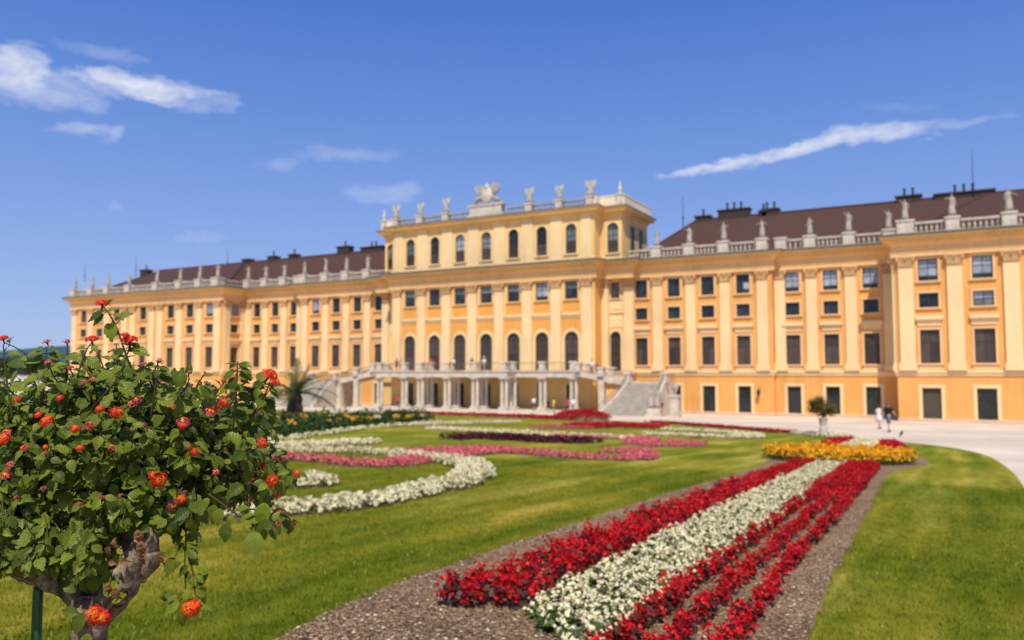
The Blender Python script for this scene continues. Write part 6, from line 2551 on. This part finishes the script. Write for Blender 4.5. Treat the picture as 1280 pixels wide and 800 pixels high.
FH = [(128, 380, 19, 'o'), (115, 425, 17, 'r'), (162, 426, 22, 'o'), (156, 420, 13, 'r'), (4, 424, 14, 'r'), (84, 428, 13, 'p'), (59, 428, 12, 'p'), (337, 469, 22, 'r'), (343, 477, 15, 'r'), (198, 452, 14, 'p'),
      (237, 466, 12, 'p'), (280, 477, 12, 'p'), (41, 471, 14, 'p'), (59, 470, 13, 'p'), (146, 516, 19, 'r'), (125, 511, 13, 'o'), (94, 536, 14, 'o'), (111, 532, 13, 'm'), (59, 527, 19, 'r'), (48, 519, 11, 'r'),
      (6, 549, 20, 'o'), (8, 541, 13, 'm'), (229, 528, 18, 'm'), (228, 532, 12, 'r'), (281, 504, 18, 'r'), (262, 516, 17, 'm'), (270, 512, 13, 'o'), (243, 565, 13, 'r'), (236, 559, 10, 'p'), (198, 599, 22, 'r'), (192, 594, 14, 'r'), (227, 624, 14, 'o'), (215, 632, 15, 'm'), (118, 768, 24, 'o'), (129, 772, 20, 'o'), (116, 780, 13, 'p'), (238, 760, 24, 'o'), (245, 757, 14, 'r'),
      (328, 554, 16, 'r'), (293, 549, 11, 'r'), (329, 579, 12, 'o'), (331, 584, 12, 'o'), (341, 601, 18, 'r'), (347, 614, 17, 'r'), (367, 597, 14, 'o'), (371, 592, 10, 'o'), (347, 643, 13, 'r'), (348, 655, 9, 'm'), (368, 655, 9, 'p'), (12, 582, 13, 'm'), (8, 594, 15, 'm'), (56, 567, 9, 'p'), (57, 559, 8, 'o'),
      (126, 621, 10, 'p'), (150, 620, 8, 'p'), (100, 631, 9, 'p'), (54, 611, 8, 'p'), (20, 622, 8, 'p'), (325, 510, 10, 'o'), (313, 486, 9, 'm'), (172, 500, 12, 'm'), (165, 505, 12, 'm'), (180, 531, 9, 'p'), (60, 453, 10, 'm'), (88, 460, 9, 'o'), (105, 478, 9, 'm'), (116, 474, 9, 'm'), (180, 455, 9, 'm'), (343, 571, 9, 'p'), (351, 575, 8, 'p'), (256, 466, 7, 'p'),
      (30, 560, 11, 'm'), (140, 560, 10, 'm'), (75, 498, 12, 'r'), (205, 480, 11, 'm'), (22, 500, 11, 'r'), (270, 590, 10, 'm'), (318, 600, 11, 'r'), (215, 508, 11, 'r'), (100, 560, 11, 'o'), (310, 625, 10, 'm')]
random.seed(21)
for (px, py, dpx, k) in FH:
    low = py > 700
    if (px, py) in ((118, 768), (129, 772), (116, 780)):
        dy = -0.085
        ax = Vector((-0.1, -1, 0.35))
    elif low:
        dy = -0.01
        ax = Vector((0.1, -1, 0.2))
    else:
        dy = dy_for(px, py, -0.04) if py > 470 else random.uniform(-0.12, 0.16) * (1 if py > 440 else 0.6)
        if px > 310:
            dy = random.uniform(-0.05, 0.16)
        p = bp(px, py, dy)
        ax = Vector(((p.x - CC.x) / RX * 0.8, -0.75 if py > 470 else -0.35, max(0.25, (p.z - CC.z) / RZ + 0.5))) + Vector((random.uniform(-.3, .3), 0, random.uniform(-.2, .3)))
    c, R, ax = place_head(px, py, dpx, k, dy, ax)
    # stalk with its own leaves under it
    if not low:
        if py < 445 and px > 20:
            continue
        inner = CC + (c - CC) * 0.80 + Vector((0, 0, -0.02))
        shoot(inner, c - ax * R * 0.6, npairs=3, size=0.052, spacing=0.032)

# ---- named long sprays that stick out of the crown
def spray(pts, pairs, size=0.05, droop=0.6, sgn0=1):
    P_ = smooth_path([tuple(bp(*q)) for q in pts], 5)
    n = len(P_)
    stemsM.tube(P_, [0.0030 - 0.0016 * i / (n - 1) for i in range(n)], 5, cap=False)
    for q in range(2, n - 1, 2):
        ax_ = (P_[q + 1] - P_[q]).normalized()
        sd_ = ax_.cross(Vector((random.uniform(-.4, .4), -1, 0.2))).normalized()
        for sg in (-1, 1):
            if random.random() < (0.75 if len(pts) != 5 else 0.2):
                add_leaf(P_[q], sd_ * sg + ax_ * 0.3 + Vector((0, -0.2, -0.4)), Vector((0, -0.6, 0.8)), random.uniform(0.03, 0.05) * (1 - 0.35 * q / n))
    for f, sz, ang in pairs:
        i = min(n - 2, int(f * (n - 1)))
        p = P_[i]
        ax = (P_[i + 1] - P_[i]).normalized()
        side = ax.cross(Vector((0, -1, 0))).normalized() * (1 if ang > 0 else -1)
        d = side * 1.0 + ax * 0.25 + Vector((0, -0.25, -droop * abs(ang)))
        nrm = Vector((0, -0.75, 0.7)) + side * 0.15
        add_leaf(p, d, nrm, sz)


spray([(168, 470, 0.02), (158, 445, 0.0), (148, 415, -0.01), (138, 395, -0.01), (129, 383, 0.0)],
      [(0.10, .05, 1), (0.15, .05, -1), (0.42, .030, 1), (0.60, .046, 0.25), (0.66, .030, -1), (0.85, .022, 1), (0.88, .038, -0.5), (0.95, .024, 0.3), (0.97, .02, -0.6)], droop=0.7)
add_leaf(bp(141, 398, -0.012), Vector((0.05, -0.35, -1)), Vector((0, -1, 0.3)), 0.048)
add_leaf(bp(133, 388, -0.01), Vector((-0.8, -0.2, -0.5)), Vector((-0.2, -0.8, 0.7)), 0.040)
add_leaf(bp(137, 393, -0.01), Vector((0.9, -0.1, -0.1)), Vector((0.1, -0.5, 0.9)), 0.030)
spray([(80, 560, 0.05), (88, 510, 0.0), (97, 470, -0.02), (107, 440, -0.02), (115, 428, -0.01)], [(0.3, .05, 1), (0.35, .05, -1), (0.7, .042, 1), (0.74, .04, -1), (0.93, .022, 1)])
spray([(95, 540, 0.02), (120, 505, -0.04), (145, 475, -0.05), (160, 440, -0.03), (161, 430, -0.02)], [(0.5, .05, 1), (0.55, .05, -1), (0.8, .045, 1), (0.85, .04, -1), (0.96, .025, 1)])
spray([(290, 545, 0.05), (294, 510, 0.02), (296, 475, 0.0), (297, 452, 0.0)], [(0.55, .04, 1), (0.6, .04, -1), (0.82, .036, 1), (0.86, .034, -1), (0.97, .022, 1), (0.98, .02, -1), (0.95, .030, 0.4)], droop=0.8)
add_leaf(bp(296, 466, -0.01), Vector((-0.25, -0.3, -1)), Vector((-0.2, -1, 0.3)), 0.040)
add_leaf(bp(297, 462, -0.01), Vector((-0.95, -0.2, -0.7)), Vector((-0.3, -0.8, 0.6)), 0.036)
add_leaf(bp(298, 460, -0.01), Vector((0.95, -0.1, -0.55)), Vector((0.3, -0.4, 0.9)), 0.036)
add_leaf(bp(297, 456, 0.0), Vector((-0.9, 0.1, 0.15)), Vector((0, -0.3, 1)), 0.026)
add_leaf(bp(298, 455, 0.0), Vector((0.8, 0.1, 0.3)), Vector((0, -0.3, 1)), 0.024)
spray([(50, 520, 0.0), (55, 480, -0.03), (58, 450, -0.02), (58, 433, -0.02)], [(0.4, .05, 1), (0.5, .05, -1), (0.8, .03, 1), (0.85, .03, -1)])
spray([(80, 500, 0.0), (84, 460, 0.02), (84, 435, 0.02)], [(0.4, .05, 1), (0.5, .05, -1), (0.8, .04, 1), (0.85, .035, -1)])
spray([(15, 520, 0.0), (8, 470, 0.0), (4, 430, 0.0)], [(0.4, .05, 1), (0.5, .05, -1), (0.7, .05, 1), (0.75, .05, -1)])
spray([(185, 540, 0.0), (192, 500, -0.02), (196, 470, -0.02), (198, 456, -0.02)], [(0.4, .05, 1), (0.5, .05, -1), (0.75, .04, 1), (0.8, .04, -1), (0.95, .028, 1)])
spray([(290, 560, 0.08), (315, 520, 0.06), (330, 495, 0.05), (337, 480, 0.05)], [(0.3, .05, 1), (0.35, .05, -1), (0.6, .045, 1), (0.65, .045, -1), (0.9, .03, -1), (0.92, .03, 1)])
# low sprays at the right and under the crown
spray([(250, 610, 0.05), (285, 635, 0.0), (315, 655, -0.02), (345, 655, -0.02)], [(0.25, .05, 1), (0.5, .045, -1), (0.75, .045, -1), (0.8, .03, 1), (0.95, .03, 1)], droop=0.9)
add_leaf(bp(318, 655, -0.03), Vector((0.12, -0.25, -1)), Vector((0.1, -1, 0.2)), 0.064)
add_leaf(bp(284, 648, -0.02), Vector((-0.05, -0.2, -1)), Vector((0.1, -1, 0.15)), 0.046)
add_leaf(bp(333, 620, -0.02), Vector((-0.15, -0.2, -1)), Vector((0.3, -1, 0.25)), 0.060)
spray([(222, 620, 0.02), (232, 660, 0.0), (231, 700, -0.01), (232, 745, -0.01)], [(0.5, .028, 1), (0.3, .05, 1), (0.35, .05, -1)], droop=1.0)
spray([(228, 680, 0.0), (240, 710, -0.01), (244, 745, -0.01)], [(0.5, .03, 1)], droop=1.0)
for (px, py, dx, dz, sz) in ((226, 742, -1, -0.15, 0.042), (228, 748, -0.6, -0.55, 0.040), (233, 757, -0.25, -1, 0.044), (244, 735, 0.5, 0.6, 0.036), (246, 745, 0.8, -0.6, 0.042), (222, 690, -0.4, -1, 0.05), (238, 690, 0.5, -1, 0.03)):
    add_leaf(bp(px, py, 0.005), Vector((dx, -0.2, dz)), Vector((dx * 0.1, -1, 0.35)), sz)
for (px, py, dx, dz, sz) in ((108, 760, -0.3, -0.8, 0.05), (125, 748, 0.5, 0.5, 0.05), (104, 768, -0.8, 0.2, 0.045), (112, 784, -0.1, -1, 0.05), (135, 752, 0.7, 0.3, 0.04), (100, 745, -0.5, 0.6, 0.05), (128, 738, 0.3, 0.9, 0.04)):
    add_leaf(bp(px, py, -0.055), Vector((dx, -0.15, dz)), Vector((0, -1, 0.4)), sz)
for k in range(105):              # hanging sprigs below the crown's front edge
    px = random.uniform(-10, 240)
    py = random.uniform(655, 716) if px < 122 else random.uniform(635, 662)
    dy = random.uniform(-0.10, 0.08) if px > 118 else random.uniform(-0.13, -0.04)
    top = bp(px + random.uniform(-20, 20), py - 45, dy + 0.09)
    shoot(top, bp(px, py, dy), npairs=3, size=0.052, droop=0.9, spacing=0.03)

for k in range(60):              # leaves filling the fork of the trunk
    px, py = random.uniform(62, 152), random.uniform(680, 742)
    if py > 700 + 45 * (px - 60) / 60 or py > 745 - max(0, px - 118) * 1.6:
        continue
    dy = random.uniform(-0.045, 0.06)
    add_leaf(bp(px, py, dy), Vector((random.uniform(-0.6, 0.6), -0.25, -1)), Vector((random.uniform(-.3, .3), -1, 0.45)), random.uniform(0.035, 0.055))

# ---- the body of the crown: shoots spread over its shell
random.seed(5)
count = 0
GA = 2.39996
NS = 800
for k in range(NS):
    f = (k + 0.5) / NS
    zc = 1 - 2 * f
    r = sqrt(max(0, 1 - zc * zc))
    a = k * GA
    d = Vector((r * cos(a), r * sin(a), zc))
    if d.z < -0.93:
        continue
    if d.y > 0.5 and random.random() < 0.75:
        continue
    rad = random.uniform(0.74, 1.04)
    lump = 1 + 0.07 * sin(5 * d.x + 1.2) + 0.06 * sin(7 * d.z + 2.0 * d.x)
    # the crown reaches wider at mid height and is loose on top
    loose = max(0.0, d.z - 0.35)
    if random.random() < loose * 0.9:
        continue
    p = CC + Vector((d.x * RX, d.y * RY, d.z * RZ * (0.92 if d.z > 0 else 1.18))) * rad * lump
    if not in_crown(p):
        continue
    st = CC + (p - CC) * random.uniform(0.55, 0.72) + Vector((random.uniform(-.03, .03), random.uniform(-.03, .03), -0.03))
    ax_end = p + Vector((0, 0, 0.02))
    big = 0.058 if d.z < 0.3 else 0.052
    shoot(st, ax_end, npairs=random.choice((2, 3, 3, 4)), size=big * random.uniform(0.85, 1.1), droop=0.5 if d.z > 0 else 0.75)
    count += 1
    if random.random() < 0.12 and d.y < 0.3:
        o = obj('bud_cluster', random.choice(BUDS), bush)
        o.matrix_local = Matrix.Translation(ax_end + Vector((0, 0, 0.004))) @ (d + Vector((0, -0.3, 0.8))).to_track_quat('Z', 'Y').to_matrix().to_4x4() @ Matrix.Scale(random.uniform(0.006, 0.010), 4)
# part of the crown that runs out of the picture on the left
for k in range(150):
    d = Vector((random.gauss(0, 1), random.gauss(0, 1), random.gauss(0, 1))).normalized()
    if d.z < -0.8 or d.y > 0.6:
        continue
    p = bp(-40, 575, 0.25) + Vector((d.x * 0.30, d.y * 0.36, d.z * 0.27)) * random.uniform(0.75, 1.02)
    st = bp(-30, 570, 0.25).lerp(p, 0.6)
    shoot(st, p, npairs=3, size=0.055, droop=0.6)
# an even fill so that no part of the crown is bare
for k in range(900):
    px, py = random.uniform(-30, 368), random.uniform(450, 700)
    if py < 515 and random.random() < 0.75:
        continue
    dy = dy_for(px, py, 0.0) + random.uniform(-0.01, 0.16)
    p = bp(px, py, dy)
    if not in_crown(p, 6):
        continue
    st = CC.lerp(p, random.uniform(0.55, 0.75))
    shoot(st, p, npairs=random.choice((2, 3)), size=random.uniform(0.046, 0.062), droop=0.65)
    if random.random() < 0.10:
        o = obj('bud_cluster', random.choice(BUDS), bush)
        o.matrix_local = Matrix.Translation(p + Vector((0, -0.004, 0.006))) @ Vector((0.2, -0.6, 0.8)).to_track_quat('Z', 'Y').to_matrix().to_4x4() @ Matrix.Scale(random.uniform(0.007, 0.011), 4)
# thick inner twigs
for k in range(44):
    a = random.uniform(0, 2 * pi)
    d = Vector((cos(a) * random.uniform(0.3, 1), sin(a) * random.uniform(0.3, 0.9), random.uniform(-0.1, 0.9)))
    p = CC + Vector((d.x * RX, d.y * RY, d.z * RZ)) * 0.75
    s0 = random.choice([bp(205, 645, 0.02), bp(10, 690, 0.03), bp(145, 610, 0.05), bp(98, 620, 0.1), bp(120, 655, 0.2), bp(240, 612, 0.14)])
    m_ = s0.lerp(p, 0.5) + Vector((random.uniform(-.03, .03), random.uniform(-.03, .03), random.uniform(-.03, .02)))
    P_ = smooth_path([tuple(s0), tuple(m_), tuple(p)], 5)
    stemsM.tube(P_, [0.008 - 0.0045 * i / (len(P_) - 1) for i in range(len(P_))], 6, cap=False, noise=0.2)
stemsM.build('twigs', M_stem, bush, True, kind='stuff')

# leaves: the 300 that show largest are parts, the rest one mass
cam_l = Vector((-b0.x, -b0.y, EYE - gzb_))
def show(lf):
    p, d, nrm, size, mi = lf
    c = p + d * size * 0.5
    v = (cam_l - c)
    dist = v.length
    x = (c.x + b0.x) / (c.y + b0.y) * F + 640
    if x < -10 or x > 420:
        return 0
    face = abs(orient(d, nrm).col[2].dot(v.normalized()))
    # depth behind the crown's front
    dep = c.y - (CC.y - RY * sqrt(max(0, 1 - ((c.x - CC.x) / RX) ** 2 - ((c.z - CC.z) / RZ) ** 2)))
    return size * size * (0.25 + face) * math.exp(-max(0, dep) * 14)


leafs.sort(key=show, reverse=True)
for (p, d, nrm, size, mi) in leafs[:300]:
    o = obj('leaf', LEAF_ME[mi], bush)
    o.matrix_local = Matrix.Translation(p) @ orient(d, nrm).to_4x4() @ Matrix.Scale(size, 4)
VV, FF, UU, AA = [], [], [], []
off = 0
for (p, d, nrm, size, mi) in leafs[300:]:
    V, Fc, uv = LEAVES[mi]
    M = np.array(orient(d, nrm)) * size
    VV.append(V @ M.T + np.array(p))
    FF.append(Fc + off)
    UU.append(uv)
    AA.append(np.full(len(V), random.random()))
    off += len(V)
obj('leaves', np_mesh('leaves', np.concatenate(VV), np.concatenate(FF), M_leaf, smooth=True, uv=np.concatenate(UU), var=np.concatenate(AA)), bush, kind='stuff')

# curled dead leaves caught under the crown
DL = [leaf_mesh_arrays(0.5, 0.9, 90 + i, 0.26, dead=True) for i in range(3)]
DLM = [np_mesh('dead_leaf', V, Fc, M_dead, smooth=True, uv=uv) for V, Fc, uv in DL]
for (px, py, dy, dx, dz, sz) in ((145, 672, -0.10, 0.2, -1, 0.045), (138, 682, -0.09, -0.2, -1, 0.040), (172, 662, -0.10, 0.3, -1, 0.050), (176, 676, -0.10, 0.2, -1, 0.052), (180, 690, -0.09, -0.1, -1, 0.045),
                                  (146, 704, -0.10, -1, 0.1, 0.035), (150, 703, -0.10, 0.9, 0.1, 0.035), (136, 728, -0.07, 0.2, -1, 0.045), (144, 735, -0.07, 0.3, -0.9, 0.045), (205, 690, -0.05, -0.2, -1, 0.05)):
    p = bp(px, py, dy)
    o = obj('dead_leaf', random.choice(DLM), bush)
    o.matrix_local = Matrix.Translation(p) @ orient(Vector((dx, -0.1, dz)), Vector((random.uniform(-.5, .5), -1, 0.3))).to_4x4() @ Matrix.Scale(sz * 0.72, 4)

# green stake beside the trunk
s0 = bp(48, 728, 0.03)
stake = thing('plant_stake', 'green metal stake supporting the left limb of the lantana', 'stake', (0, 0, 0), YAW)
sw = Matrix.Rotation(YAW, 3, 'Z') @ Vector((s0.x, s0.y, 0))
stake.location = (wx + sw.x, wy + sw.y, gzb_ - 0.02)
m = MB()
m.lathe([(0.0115, 0), (0.0115, s0.z - 0.0), (0.010, s0.z + 0.01)], n=14)
m.build('rod', mat('green_enamel', (0.012, 0.075, 0.025), rough=0.35, spec=0.5), stake, True)
m = MB()
for k in range(3):
    m.lathe([(0.0115, 0), (0.0135, 0.003), (0.0115, 0.006)], n=12, cz=s0.z * (0.35 + 0.25 * k))
m.build('collar', M_iron, stake)
